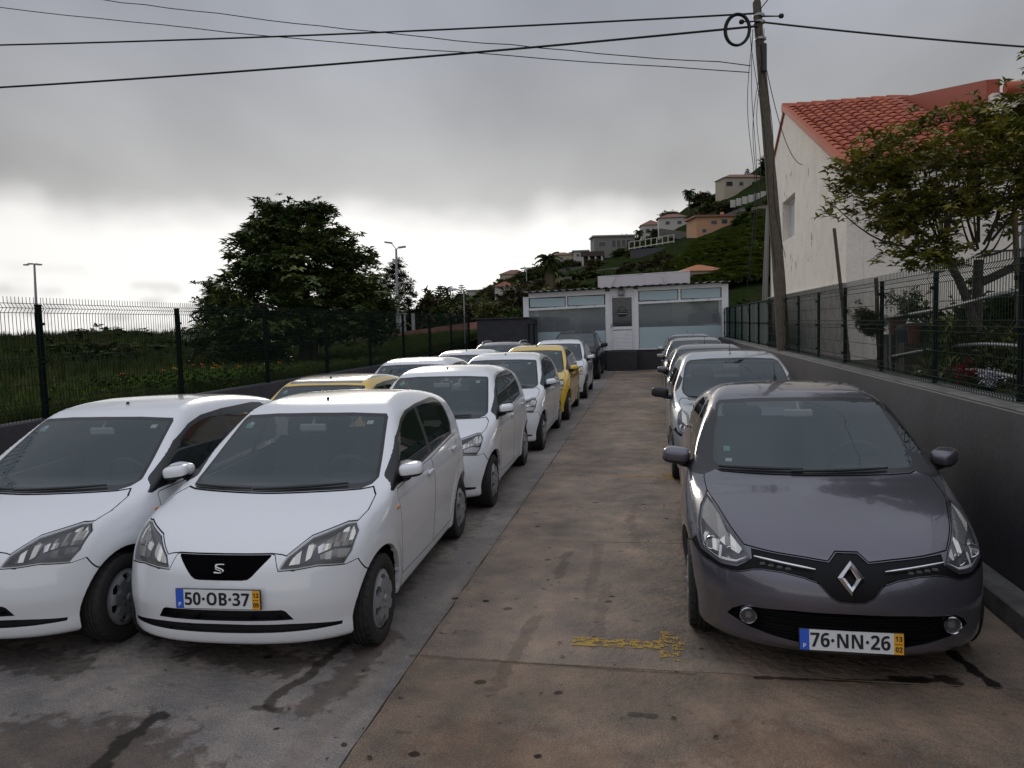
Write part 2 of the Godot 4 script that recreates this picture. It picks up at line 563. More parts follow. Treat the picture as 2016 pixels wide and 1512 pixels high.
func egg(rx: float, ry: float, rz: float, e := .7, k := 20, lo := -1.0, hi := 1.0) -> MB:
	var m := MB.new()
	var sg := func(t: float) -> float: return signf(t) * pow(absf(t), e)
	for i in k:
		for j in k * 2:
			var q := []
			var nn := []
			for t in [[i, j], [i + 1, j], [i + 1, j + 1], [i, j + 1]]:
				var la: float = lerpf(asin(lo), asin(hi), float(t[0]) / k)
				var lon: float = TAU * t[1] / (k * 2)
				var v := Vector3(sg.call(cos(la) * cos(lon)), sg.call(sin(la)), sg.call(cos(la) * sin(lon)))
				q.append(Vector3(v.x * rx, v.y * ry, v.z * rz))
				var e2 := 2.0 - e
				nn.append(Vector3(signf(v.x) * pow(absf(cos(la) * cos(lon)), e2) / rx, signf(v.y) * pow(absf(sin(la)), e2) / ry, signf(v.z) * pow(absf(cos(la) * sin(lon)), e2) / rz).normalized())
			m.tri(q[0], q[1], q[2], nn[0], nn[1], nn[2]); m.tri(q[0], q[2], q[3], nn[0], nn[2], nn[3])
	return m
var M := {}
func make_materials():
	M.white = mat(Color(.80, .81, .83), .28); M.white.clearcoat_enabled = true; M.white.clearcoat_roughness = .04
	M.yellow = mat(Color(.80, .52, .045), .28); M.yellow.clearcoat_enabled = true; M.yellow.clearcoat_roughness = .04
	M.grey_paint = mat(Color(.125, .12, .145), .30, .55); M.grey_paint.clearcoat_enabled = true; M.grey_paint.clearcoat_roughness = .05
	M.dusk_paint = mat(Color(.085, .08, .10), .30, .5); M.dusk_paint.clearcoat_enabled = true; M.dusk_paint.clearcoat_roughness = .05
	M.taupe_paint = mat(Color(.24, .225, .205), .36, .45); M.taupe_paint.clearcoat_enabled = true; M.taupe_paint.clearcoat_roughness = .05
	M.silver_paint = mat(Color(.46, .48, .50), .34, .5); M.silver_paint.clearcoat_enabled = true; M.silver_paint.clearcoat_roughness = .05
	M.black_paint = mat(Color(.008, .008, .010), .22, 0, .35)
	M.plastic = mat(Color(.018, .018, .02), .45)
	M.band = mat(Color(.009, .009, .010), .42, 0, .25)
	M.gloss_black = mat(Color(.010, .010, .012), .12)
	M.rubber = tri_mat(mottled(70, Color(.022, .021, .021), Color(.035, .033, .030), 256, .03, .2, 1, .2), 3.0, .85, null, 1, false)
	M.dark = mat(Color(.006, .006, .006), .9)
	M.gap = mat(Color(.008, .008, .008), .8)
	M.trim = mat(Color(.014, .014, .016), .3)
	M.cloth = mat(Color(.06, .062, .068), .95)
	M.dash = mat(Color(.028, .029, .031), .7)
	M.lining = mat(Color(.10, .10, .10), .95)
	M.chrome = mat(Color(.72, .73, .75), .12, 1.0)
	M.hub = mat(Color(.34, .35, .36), .38, .5)
	M.housing = mat(Color(.030, .031, .035), .3, .3)
	M.reflector = mat(Color(.80, .81, .83), .18, 1.0)
	M.led = mat(Color(.75, .76, .78), .25)
	M.glass = glass_mat(Color(.010, .050, .062), .42); M.glass.metallic_specular = .8
	M.tint = glass_mat(Color(.012, .018, .018), .78)
	M.lens = glass_mat(Color(.9, .92, .95), .05)
	M.plate_white = mat(Color(.78, .79, .79), .35)
	M.plate_blue = mat(Color(.03, .12, .62), .35)
	M.plate_amber = mat(Color(.85, .42, .03), .35)
	M.plate_ink = mat(Color(.012, .012, .014), .5)
	M.sticker = mat(Color(.12, .42, .33), .6)
	M.sticker_white = mat(Color(.6, .66, .66), .6)
	M.orange_lens = mat(Color(.7, .28, .06), .2)
	M.galv = mat(Color(.36, .37, .37), .45, .6)

func text_part(nm: String, text: String, cap: float, width: float, m: Material, parent: Node, at: Vector3, bold := true):
	var t := TextMesh.new()
	var f := SystemFont.new()
	f.font_names = PackedStringArray(["Droid Sans"])
	f.font_weight = 700 if bold else 400
	t.font = f; t.text = text; t.font_size = 64; t.pixel_size = cap / 46.0; t.depth = .002
	var o := obj(nm, t, m, parent, at)
	var w := t.get_aabb().size.x
	if w > 0: o.scale.x = width / w
	return o

func number_plate(root: Node3D, at: Vector3, tilt: float, txt: Array):
	var m := MB.new()
	m.bbox(Vector3.ZERO, Vector3(.53, .118, .012), .003)
	var pl := obj("number_plate", m.mesh(), M.plastic, root, at)
	pl.rotation.x = tilt
	for b in [["plate_face", .0, .52, M.plate_white], ["country_band", -.236, .048, M.plate_blue], ["date_band", .236, .048, M.plate_amber]]:
		m = MB.new()
		m.box(Vector3(b[1], 0, .0065 + (.001 if b[1] != 0.0 else 0.0)), Vector3(b[2], .110, .002))
		obj(b[0], m.mesh(), b[3], pl)
	if txt.is_empty(): return
	text_part("plate_number", txt[0], .074, .40, M.plate_ink, pl, Vector3(-.006, 0, .009))
	text_part("country_letter", "P", .022, .016, M.plate_white, pl, Vector3(-.237, -.032, .009))
	text_part("year_number", txt[1], .026, .034, M.plate_ink, pl, Vector3(.236, .027, .009))
	text_part("month_number", txt[2], .026, .034, M.plate_ink, pl, Vector3(.236, -.029, .009))
	m = MB.new()
	m.box(Vector3(.236, -.001, .0088), Vector3(.036, .003, .002))
	obj("date_bar", m.mesh(), M.plate_ink, pl)

func strip(pts: Array, w: float) -> PackedVector2Array:
	# closed outline of a band round a polyline
	var l := PackedVector2Array()
	for i in range(0, pts.size(), 2): l.append(Vector2(pts[i], pts[i + 1]))
	var r := Geometry2D.offset_polyline(l, w * .5, Geometry2D.JOIN_ROUND, Geometry2D.END_ROUND)
	return r[0]

func circle2(c: Vector2, r: float, k := 36) -> PackedVector2Array:
	var a := PackedVector2Array()
	for i in k: a.append(c + Vector2(cos(TAU * i / k), sin(TAU * i / k)) * r)
	return a

func facets(lens: Soup, poly: PackedVector2Array, cell: float, back: float, rng: RandomNumberGenerator, spread: float) -> Soup:
	var r := Soup.new()
	var reg := cut(lens, poly, 0)[0] as Soup
	if reg.p.is_empty(): return r
	var bb := Rect2(poly[0], Vector2.ZERO)
	for q in poly: bb = bb.expand(q)
	var nx := int(ceil(bb.size.x / cell))
	var ch := cell * 3.2
	var ny := int(ceil(bb.size.y / ch))
	for i in nx:
		var c := Rect2(bb.position.x + i * cell, bb.position.y - .01, cell, bb.size.y + .02)
		var col := cut(reg, PackedVector2Array([c.position, Vector2(c.end.x, c.position.y), c.end, Vector2(c.position.x, c.end.y)]), 0)[0] as Soup
		for j in ny:
			var y0 := bb.position.y + j * ch
			var piece := cut(col, PackedVector2Array([Vector2(c.position.x - .01, y0), Vector2(c.end.x + .01, y0), Vector2(c.end.x + .01, y0 + ch), Vector2(c.position.x - .01, y0 + ch)]), 0)[0] as Soup
			var nn := Vector3(spread * sin(i * 2.2 + j), spread * (.5 + .5 * cos(j * 1.3 + i * .35)) * rng.randf_range(.6, 1.2), -1).normalized()
			for k in piece.p.size():
				r.p.append(piece.p[k] + Vector3(0, 0, back)); r.n.append(nn)
	return r

func make_car(d: Dictionary, nm: String, label: String, group := "") -> Node3D:
	var B := Body.new()
	B.T = lutf(d.T, -.4, 5.2); B.Zf = lutf(d.Zf, 0, 1.8); B.Zp = lutf(d.Zp, 0, 1.1); B.W = lutf(d.W, 0, 1.8)
	B.Zr = lutf(d.Zr, 0, 1.8); B.Zq = lutf(d.Zq, 0, 1.1); B.KW = lutf(d.KW, -.4, 5.2); B.CR = lutf(d.CR, -.4, 5.2); B.K1 = lutf(d.K1, -.4, 5.2)
	B.yb = d.yb; B.k2 = d.k2; B.axles = d.axles; B.wr = d.wr
	var zc: float = d.len * .5
	var paint: Material = d.paint
	var rng := RandomNumberGenerator.new()
	rng.seed = 5
	var s := B.half(.6, .95, d.len - .8, 112, 84, .024)
	var root := thing(nm, Vector3.ZERO, label, "car", group)
	var lit := []
	# windscreen
	var c := panel(s, P2(d.ws), 0, .3, d.wsz, 0.0)
	s = c[2]
	var wsp: Soup = c[0]
	c = cut(wsp, grow(P2(d.ws), -.022), 0)
	obj("windscreen", smesh(c[0], zc), M.glass, root)
	obj("windscreen_surround", smesh(c[1], zc), M.trim, root)
	# side windows
	c = cut(s, P2(d.dlo), 1, .3)
	s = c[1]
	var tr: Soup = c[0]
	for g in d.glass:
		var q := cut(tr, P2(g), 1, .3)
		tr = q[1]
		pair("side_window", q[0], zc, M.tint, root)
	pair("window_trim", tr, zc, M.trim, root)
	# rear window
	c = cut(s, P2(d.rw), 0, d.len * .6)
	s = c[1]
	obj("rear_window", smesh(c[0], zc), M.tint, root)
	# lining: what stays of the shell round the cabin, a little inwards
	var lin := Soup.new()
	for i in range(0, s.p.size(), 3):
		var ce := (s.p[i] + s.p[i + 1] + s.p[i + 2]) / 3.0
		if ce.y > .5 and ce.z > d.cowl + .12 and ce.z < d.len - .12:
			for k in 3:
				lin.p.append(s.p[i + k] - s.n[i + k] * .028); lin.n.append(-s.n[i + k])
	obj("cabin_lining", smesh(lin, zc), M.lining, root)
	# wheel arches
	for a in B.axles:
		c = cut(s, circle2(Vector2(a, B.wr + .005), B.wr + .052, 44), 1, .4)
		s = c[1]
		s.add(inset(c[0], 0, Vector3(-.03, 0, 0), false))
		for sd in [-1.0, 1.0]:
			var w := MB.new()
			for k in 18:
				var a0 := deg_to_rad(-8.0 + 196.0 * k / 18.0)
				var a1 := deg_to_rad(-8.0 + 196.0 * (k + 1) / 18.0)
				var rr := B.wr + .055
				var cc := Vector3(0, B.wr + .005, zc - a)
				var d0 := Vector3(0, sin(a0), cos(a0))
				var d1 := Vector3(0, sin(a1), cos(a1))
				var xi := Vector3(.40 * sd, 0, 0)
				var xo := Vector3(.63 * sd, 0, 0)
				w.quad(cc + d0 * rr + xi, cc + d1 * rr + xi, cc + d1 * rr + xo, cc + d0 * rr + xo, -(d0 + d1))
				w.tri(cc + xi, cc + d0 * rr + xi, cc + d1 * rr + xi)
			obj("wheel_arch_liner", w.mesh(), M.dark, root)
	# lamps
	c = panel(s, P2(d.lamp), 0, -.2, 1.3, .004)
	s = c[2]
	s.add(inset(c[1], .006))
	var lens: Soup = c[0]
	var hs := inset(lens, 0, Vector3(0, 0, .055))
	var hl := pair("headlight", hs, zc, M.housing, root)
	var rf := Soup.new()
	var rim := cut(lens, grow(P2(d.lamp), -.013), 0)
	var rims := shifted(rim[1] as Soup, 0, Vector3(0, 0, .004))
	for q in d.facets: rf.add(facets(lens, P2(q[0]), q[1], q[2], rng, q[3]))
	var ls := Soup.new()
	for q in d.leds: ls.add(shifted(cut(lens, strip(q, .013), 0)[0], 0, Vector3(0, 0, .012)))
	for k in 2:
		var sd := 1 if k == 0 else -1
		if rf.p.size(): obj("reflector", smesh(rf, zc, sd), M.reflector, hl[k])
		for q in d.get("bowls", []):
			var bm := MB.new()
			var pr := []
			for t in 9: pr.append(Vector2(-.045 + .05 * pow(t / 8.0, 2.0), q[3] * t / 8.0))
			pr.append(Vector2(.008, q[3] * 1.08)); pr.append(Vector2(-.01, q[3] * 1.12))
			bm.lathe(pr, Vector3(sd * q[0], q[1], zc - q[2]), Vector3(sd * .15, 0, 1), 24)
			var bo := obj("reflector_bowl", bm.mesh(), M.reflector, hl[k])
		if ls.p.size(): obj("light_strip", smesh(ls, zc, sd), M.led, hl[k])
		obj("lamp_rim", smesh(rims, zc, sd), M.gloss_black, hl[k])
		obj("lens", smesh(shifted(lens, -.001), zc, sd), M.lens, hl[k])
	# black front panel, grilles, intakes
	if d.has("band"):
		c = panel(s, P2(d.band), 0, -.3, .9, .002)
		s = c[2]
		obj("front_panel", smesh(inset(c[0], 0, Vector3(0, 0, .008)), zc), M.band, root)
		s.add(c[1])
	for q in d.vents:
		c = cut(s, P2(q[1]), 0, -.3, 1.0)
		s = c[1]
		var vent := obj(q[0], smesh(inset(c[0], 0, Vector3(0, 0, q[2])), zc), M.plastic, root)
		if q[3] > 0:
			# bars across the opening
			var bm := MB.new()
			var y0 := 9.0
			var y1 := -9.0
			for k in range(1, q[1].size(), 2):
				y0 = minf(y0, q[1][k]); y1 = maxf(y1, q[1][k])
			for k in q[3]:
				var y: float = lerpf(y0, y1, (k + .5) / q[3])
				var cc := cut(c[0], PackedVector2Array([Vector2(-.1, y - .004), Vector2(2, y - .004), Vector2(2, y + .004), Vector2(-.1, y + .004)]), 0)
				var sh := smesh(inset(shifted(cc[0], 0, Vector3(0, 0, .006)), 0, Vector3(0, 0, q[2] * .7)), zc)
				obj("grille_bar", sh, M.trim, vent)
	# bonnet
	c = panel(s, P2(d.hood), 0, -.2, d.cowl + .25, .0028)
	s = c[2]
	lit.append(obj("bonnet", smesh(c[0], zc), paint, root))
	var gaps := inset(c[1], .010)
	# bumper
	c = panel(s, P2(d.bumper), 0, -.2, d.axles[0] - .02, .0022)
	s = c[2]
	lit.append(obj("front_bumper", smesh(c[0], zc), paint, root)); gaps.add(inset(c[1], .008))
	# doors
	var k0 := 0
	for q in d.doors:
		c = panel(s, P2(q), 1, .4, 9, .0028)
		s = c[2]
		var dr := pair("front_door" if k0 == 0 else "rear_door", c[0], zc, paint, root)
		lit.append_array(dr); gaps.add(inset(c[1], .010))
		for k in 2:
			var e := egg(.012, .016, .085, .6, 8)
			var hx := B.at(B.W, 0, d.handles[k0].y)
			var hm := obj("door_handle", e.mesh(), paint, dr[k], Vector3((hx + .018) * (1 if k == 0 else -1), d.handles[k0].y, zc - d.handles[k0].x))
			lit.append(hm)
		k0 += 1
	if d.has("roof"):
		c = cut(s, P2(d.roof), 2, 1.2)
		s = c[1]
		obj("roof", smesh(c[0], zc), paint, root)
	# floor pan
	c = cut(s, P2([-.5, -.2, 5.5, -.2, 5.5, d.yb + .03, -.5, d.yb + .03]), 1, -9, 9)
	s = c[1]
	obj("floor_pan", smesh(c[0], zc), M.dark, root)
	obj("shut_lines", smesh(gaps, zc), M.gap, root)
	lit.append(obj("body", smesh(s, zc), paint, root))
	# wheels
	for a in B.axles:
		for sd in [1.0, -1.0]:
			var w := Node3D.new()
			w.name = numbered("wheel", root); root.add_child(w, true)
			w.position = Vector3(sd * (d.track + .0), B.wr, zc - a)
			w.rotation.x = rng.randf() * 6.0
			if sd < 0: w.rotation.z = PI
			obj("tyre", d.tyre, M.rubber, w)
			obj("hubcap", d.hub[0], M.hub, w, Vector3(.072, 0, 0)); obj("wheel_disc", d.hub[1], M.dark, w, Vector3(.072, 0, 0))
	# mirrors
	for sd in [1.0, -1.0]:
		var mp: Vector3 = d.mirror
		var e := egg(.105 * d.ms, .062 * d.ms, .075, .62, 14)
		var mo := obj("wing_mirror", e.mesh(), d.get("mirror_paint", paint), root, Vector3(sd * mp.x, mp.y, zc - mp.z))
		mo.rotation = Vector3(.05, sd * .18, sd * .10) if not (d.get("fold", false) and sd > 0) else Vector3(.05, .95, .12)
		if not d.has("mirror_paint"): lit.append(mo)
		e = egg(.107 * d.ms, .064 * d.ms, .077, .62, 10, -1.0, -.30)
		obj("mirror_base", e.mesh(), M.plastic, mo)
		var st := MB.new()
		var tx: float = B.at(B.W, 0, mp.y - .05) - mp.x - .02
		st.tube([Vector3(-sd * .03, -.045, 0), Vector3(sd * tx * .5, -.065, -.03), Vector3(sd * tx, -.06, -.06)], [.03, .026, .035], 8)
		obj("mirror_arm", st.mesh(), M.plastic, mo)
	# wipers
	for wq in d.wipers:
		var a0 := Vector3(wq[0], 0, 0)
		var pts := []
		for k in 7:
			var t := k / 6.0
			var x: float = lerpf(wq[0], wq[2], t)
			var y: float = lerpf(wq[1], wq[3], t)
			# meets the glass from in front
			var lo := -.3
			var hi := 2.2
			for it in 20:
				var mz := (lo + hi) * .5
				if B.f(Vector3(x, y, mz)) < 0: hi = mz
				else: lo = mz
			pts.append(Vector3(x, y + .012, zc - lo + .012))
		var wm := MB.new()
		wm.tube(pts, [.009, .010, .011, .012, .011, .009, .007], 6)
		obj("wiper", wm.mesh(), M.plastic, root)
	# cabin
	var cz: float = d.cowl
	var im := MB.new()
	im.bbox(Vector3(0, d.belt - .16, zc - cz - .30), Vector3(1.30, .20, .42), .05)
	im.bbox(Vector3(.36, d.belt - .07, zc - cz - .42), Vector3(.38, .08, .16), .03)
	obj("dashboard", im.mesh(), M.dash, root)
	im = MB.new()
	im.box(Vector3(0, .30, zc - cz - 1.5), Vector3(1.35, .06, 2.9))
	im.box(Vector3(0, .55, zc - cz - .12), Vector3(1.35, .55, .05))
	obj("cabin_floor", im.mesh(), M.dark, root)
	im = MB.new()
	var rp := []
	for k in 25: rp.append(Vector3(.36 + cos(TAU * k / 24) * .175, d.belt - .03 + sin(TAU * k / 24) * .16, zc - cz - .56 - sin(TAU * k / 24) * -.08))
	im.tube(rp, [.016], 6, false)
	im.box(Vector3(.36, d.belt - .03, zc - cz - .55), Vector3(.30, .06, .03))
	obj("steering_wheel", im.mesh(), M.dash, root)
	for sx in [-.34, .34]:
		im = MB.new()
		var b := Basis(Vector3.RIGHT, -.32)
		im.bbox(Vector3(sx, .50, zc - cz - .92), Vector3(.48, .18, .5), .07)
		im.bbox(Vector3(sx, .84, zc - cz - 1.22), Vector3(.47, .62, .13), .05, b)
		im.bbox(Vector3(sx, 1.20, zc - cz - 1.33), Vector3(.26, .17, .09), .035, b)
		obj("front_seat", im.mesh(), M.cloth, root)
	im = MB.new()
	im.bbox(Vector3(0, .52, zc - cz - 1.8), Vector3(1.2, .18, .45), .06)
	im.bbox(Vector3(0, .82, zc - cz - 2.08), Vector3(1.2, .55, .14), .05, Basis(Vector3.RIGHT, -.35))
	for sx in [-.36, .36]: im.bbox(Vector3(sx, 1.14, zc - cz - 2.2), Vector3(.24, .14, .08), .03)
	obj("rear_seat", im.mesh(), M.cloth, root)
	im = MB.new()
	im.bbox(Vector3(0, d.ws[d.ws.size() - 1] - .11, zc - d.wsz + .27), Vector3(.21, .06, .025), .012)
	im.tube([Vector3(0, d.ws[d.ws.size() - 1] - .09, zc - d.wsz + .26), Vector3(0, d.ws[d.ws.size() - 1] - .03, zc - d.wsz + .22)], [.012], 6)
	obj("interior_mirror", im.mesh(), mat(Color(.38, .40, .39), .5), root)
	if d.has("antenna"):
		var am := MB.new()
		var ap: Vector3 = d.antenna
		am.tube([ap + Vector3(0, -.02, 0), ap + Vector3(0, .02, -.01)], [.018, .012], 8)
		if d.aerial > 0: am.tube([ap, ap + Vector3(0, d.aerial * .8, -d.aerial * .6)], [.006, .003], 6)
		obj("antenna", am.mesh(), M.plastic, root)
	if d.has("rails"):
		for sd in [-1.0, 1.0]:
			var pts := []
			for k in 9:
				var t := k / 8.0
				var z: float = lerpf(d.rails[0], d.rails[1], t)
				pts.append(Vector3(sd * d.rails[2], B.at(B.T, -.4, z) - .035 + (.0 if k in [0, 8] else .055), zc - z))
			var rm := MB.new()
			rm.tube(pts, [.018], 8)
			obj("roof_rail", rm.mesh(), d.rail_mat, root)
	lits[nm] = lit.map(func(o): return root.get_path_to(o))
	return root
func place_car(c: Node3D, x: float, zaxle: float, yaw: float, axle: float, len: float, sc := 1.0):
	# the car's base lies at its middle
	var q := (len * .5 - axle) * sc
	c.scale = Vector3.ONE * sc
	yaw = -yaw
	c.rotation.y = yaw
	var p := Vector3(x, 0, zaxle) - Vector3(sin(yaw), 0, cos(yaw)) * q
	p.y = gy(p.x, p.z)
	c.position = p
	c.rotation.x = .0062 * smoothstep(-4.4, -3.2, x)
var lits := {}
func repaint(c: Node3D, m: Material, nm: String):
	for pth in lits[nm]:
		(c.get_node(pth) as MeshInstance3D).material_override = m

func city_car_spec() -> Dictionary:
	return {len = 3.557, axles = [.585, 2.992], wr = .289, yb = .175, k2 = .10, track = .715, cowl = .74, belt = .97, paint = M.white,
		T = [-.4, .60, 0, .70, .15, .775, .4, .875, .65, .945, .80, .985, .90, 1.02, 1.0, 1.08, 1.3, 1.265, 1.5, 1.375, 1.62, 1.425, 1.8, 1.458, 2.1, 1.478, 2.5, 1.472, 2.9, 1.44, 3.2, 1.395, 3.6, 1.30],
		Zf = [0, .16, .15, .09, .20, .035, .24, .022, .30, .018, .36, .008, .42, 0, .5, .005, .58, .02, .66, .04, .74, .075, .85, .16, 1.5, .7],
		Zp = [0, 0, .2, .008, .4, .042, .55, .10, .65, .165, .72, .235, .78, .33, .82, .45, .9, .8],
		W = [0, .74, .15, .765, .25, .785, .4, .80, .55, .812, .7, .818, .82, .812, .93, .79, 1.0, .77, 1.1, .735, 1.25, .67, 1.4, .60, 1.5, .55],
		Zr = [0, 3.44, .3, 3.53, .5, 3.557, .8, 3.53, 1.0, 3.48, 1.2, 3.42, 1.4, 3.33, 1.5, 3.27],
		Zq = [0, 0, .3, .01, .5, .05, .65, .12, .75, .22, .82, .4, .9, .7],
		KW = [-.4, 0, .3, .05, .8, .18, 1.6, .18, 1.9, 0, 5, 0], CR = [-.4, .06, .8, .05, 1.6, .05, 5, .06], K1 = [-.4, .12, .7, .12, .9, .05, 1.5, .06, 1.8, .10, 5, .10],
		ws = [-.05, .955, .30, .957, .60, .955, .648, .968, .668, .995, .63, 1.15, .578, 1.345, .556, 1.368, .30, 1.383, -.05, 1.387], wsz = 1.75,
		dlo = [.885, .925, .92, .915, 1.0, .93, 1.72, .962, 2.85, 1.02, 2.95, 1.11, 2.985, 1.21, 2.97, 1.31, 2.90, 1.355, 2.75, 1.372, 2.19, 1.375, 1.85, 1.358, 1.64, 1.315, 1.38, 1.215, 1.17, 1.09],
		glass = [[1.13, .966, 1.72, .988, 1.96, 1.0, 2.10, 1.348, 1.86, 1.334, 1.66, 1.293, 1.42, 1.205, 1.22, 1.085], [2.04, 1.002, 2.82, 1.042, 2.91, 1.12, 2.945, 1.21, 2.93, 1.295, 2.87, 1.33, 2.74, 1.345, 2.17, 1.35]],
		rw = [-.05, 1.0, .5, 1.0, .56, 1.05, .48, 1.30, -.05, 1.32],
		lamp = [.345, .637, .38, .70, .49, .785, .655, .832, .70, .828, .726, .785, .715, .69, .685, .632, .55, .648, .44, .638],
		facets = [[[.53, .735, .66, .81, .695, .81, .708, .77, .70, .72, .62, .725, .54, .70], .014, .030, .32], [[.55, .665, .68, .652, .70, .70, .62, .712, .545, .69], .03, .045, .12], [[.40, .69, .49, .755, .52, .74, .50, .68, .46, .655, .385, .65], .03, .035, .30]],
		leds = [],
		vents = [["grille", [-.05, .716, .288, .716, .286, .705, .19, .604, .165, .587, .13, .583, -.05, .583], .035, 9], ["lower_intake", [-.05, .412, .365, .410, .385, .40, .425, .345, -.05, .345], .06, 0], ["bumper_slot", [-.05, .325, .38, .320, .50, .313, .668, .292, .664, .272, .46, .270, -.05, .268], .04, 0]],
		hood = [-.05, .722, .29, .722, .345, .716, .375, .708, .484, .794, .655, .840, .703, .836, .725, .87, .715, .925, .668, .957, .60, .952, .30, .953, -.05, .951],
		bumper = [-.05, .1, .95, .1, .95, .46, .80, .50, .742, .64, .690, .626, .55, .642, .44, .632, .342, .630, .31, .712, .288, .7195, -.05, .7195],
		doors = [[.975, .895, 1.0, .60, 1.05, .30, 1.93, .275, 1.985, .95, 1.72, .945, 1.0, .912], [2.0, .95, 1.945, .275, 2.55, .275, 2.62, .40, 2.70, .55, 2.84, .68, 2.90, .80, 2.90, 1.005]],
		handles = [Vector2(1.84, .865), Vector2(2.75, .905)],
		roof = [-.05, 1.56, .50, 1.62, .535, 1.9, .54, 2.9, .48, 3.2, -.05, 3.25],
		mirror = Vector3(.868, 1.03, 1.10), ms = .80,
		wipers = [[-.60, .965, -.14, .965], [-.12, .962, .50, .975]],
		antenna = Vector3(0, 1.455, 1.778 - 1.80), aerial = 0.0,
		tyre = tyre_mesh(.289, .172), hub = hub_meshes(.185, 7)}

func hatch_spec() -> Dictionary:
	return {len = 4.06, axles = [.85, 3.44], wr = .305, yb = .16, k2 = .12, track = .745, cowl = 1.08, belt = .985, paint = M.grey_paint,
		T = [-.4, .55, 0, .66, .15, .735, .4, .83, .7, .905, .95, .95, 1.1, .985, 1.2, 1.03, 1.35, 1.105, 1.6, 1.23, 1.8, 1.325, 1.95, 1.378, 2.1, 1.415, 2.3, 1.443, 2.55, 1.460, 2.9, 1.450, 3.3, 1.41, 3.6, 1.36, 4.1, 1.24],
		Zf = [0, .24, .12, .17, .17, .10, .22, .04, .27, .03, .35, .02, .45, 0, .55, .01, .62, .03, .68, .06, .75, .13, .85, .28, 1.5, 1.2],
		Zp = [0, 0, .2, .012, .4, .06, .55, .14, .65, .225, .72, .32, .78, .43, .83, .58, .88, .82, .95, 1.2],
		W = [0, .79, .15, .81, .25, .83, .4, .855, .55, .872, .7, .878, .82, .865, .93, .83, 1.0, .795, 1.1, .765, 1.25, .70, 1.38, .632, 1.5, .555],
		Zr = [0, 3.95, .3, 4.03, .5, 4.06, .8, 4.03, 1.0, 3.95, 1.2, 3.88, 1.4, 3.80, 1.5, 3.75],
		Zq = [0, 0, .3, .01, .5, .05, .65, .13, .75, .24, .83, .4, .95, .7],
		KW = [-.4, 0, .4, .06, 1.1, .22, 1.9, .20, 2.2, 0, 5, 0], CR = [-.4, .06, 1.1, .05, 1.9, .06, 5, .07], K1 = [-.4, .12, 1.0, .10, 1.2, .05, 1.8, .06, 2.1, .10, 5, .12],
		ws = [-.05, .977, .24, .975, .60, .972, .645, .985, .676, 1.01, .648, 1.18, .598, 1.35, .572, 1.372, .30, 1.388, -.05, 1.393], wsz = 2.15,
		dlo = [1.18, .945, 1.28, .945, 2.2, .985, 3.0, 1.05, 3.42, 1.13, 3.38, 1.18, 3.2, 1.25, 2.9, 1.335, 2.5, 1.375, 2.2, 1.37, 1.9, 1.31, 1.6, 1.19, 1.35, 1.06],
		glass = [[1.42, .968, 2.2, 1.008, 2.32, 1.35, 2.2, 1.345, 1.92, 1.288, 1.63, 1.17, 1.45, 1.075], [2.29, 1.012, 3.0, 1.072, 3.22, 1.12, 3.16, 1.22, 2.9, 1.308, 2.5, 1.35, 2.40, 1.35]],
		rw = [-.05, 1.0, .5, 1.0, .56, 1.05, .46, 1.28, -.05, 1.30],
		lamp = [.50, .672, .535, .722, .60, .785, .655, .845, .715, .895, .755, .84, .772, .77, .772, .70, .758, .652, .66, .620, .575, .628],
		facets = [[[.615, .755, .665, .845, .712, .888, .748, .84, .755, .79, .70, .755, .655, .725], .05, .018, .12], [[.54, .70, .61, .765, .66, .715, .63, .70, .56, .675], .03, .030, .30], [[.655, .655, .735, .66, .75, .70, .735, .735, .66, .715], .022, .052, .2]],
		bowls = [[.702, .693, .40, .036], [.602, .672, .285, .030]],
		leds = [[.764, .79, .762, .70, .745, .655, .665, .632, .655, .70], [.655, .640, .575, .642, .52, .668]],
		band = [-.05, .727, .055, .727, .10, .688, .22, .699, .40, .711, .497, .718, .497, .672, .575, .622, .66, .614, .765, .648, .79, .70, .815, .655, .80, .635, .755, .606, .66, .590, .575, .592, .50, .620, .44, .630, .34, .628, .235, .612, .165, .592, .105, .525, .065, .503, -.05, .496],
		vents = [["grille", [-.05, .63, .12, .63, .42, .668, .44, .650, .30, .632, .20, .612, .14, .575, .09, .522, .06, .512, -.05, .508], .05, 3], ["lower_intake", [-.05, .44, .30, .435, .545, .412, .60, .375, .628, .335, .52, .292, .40, .268, .26, .25, -.05, .245], .06, 5]],
		hood = [-.05, .7305, .058, .7305, .103, .6915, .22, .7025, .40, .7145, .53, .727, .596, .792, .65, .852, .712, .90, .722, .935, .712, .965, .64, .978, .60, .968, -.05, .972],
		bumper = [-.05, .1, .98, .1, .98, .58, .86, .60, .815, .65, .80, .632, .755, .6035, .66, .5875, .575, .5895, .50, .6175, .44, .6275, .34, .6255, .235, .6095, .165, .5895, .105, .5225, .065, .5005, -.05, .4935],
		doors = [[1.33, .93, 1.32, .60, 1.38, .27, 2.28, .26, 2.30, .965, 1.35, .92], [2.315, .965, 2.295, .26, 2.95, .26, 3.02, .42, 3.12, .55, 3.30, .68, 3.36, .85, 3.36, 1.08, 3.0, 1.03]],
		handles = [Vector2(2.16, .86), Vector2(3.12, 1.02)],
		mirror = Vector3(.905, 1.02, 1.52), ms = .95, fold = true,
		wipers = [[-.62, .985, -.08, .992], [-.16, .982, .46, .992]],
		antenna = Vector3(0, 1.440, 2.03 - 3.3), aerial = .18,
		tyre = tyre_mesh(.305, .19), hub = hub_meshes(.20, 5)}

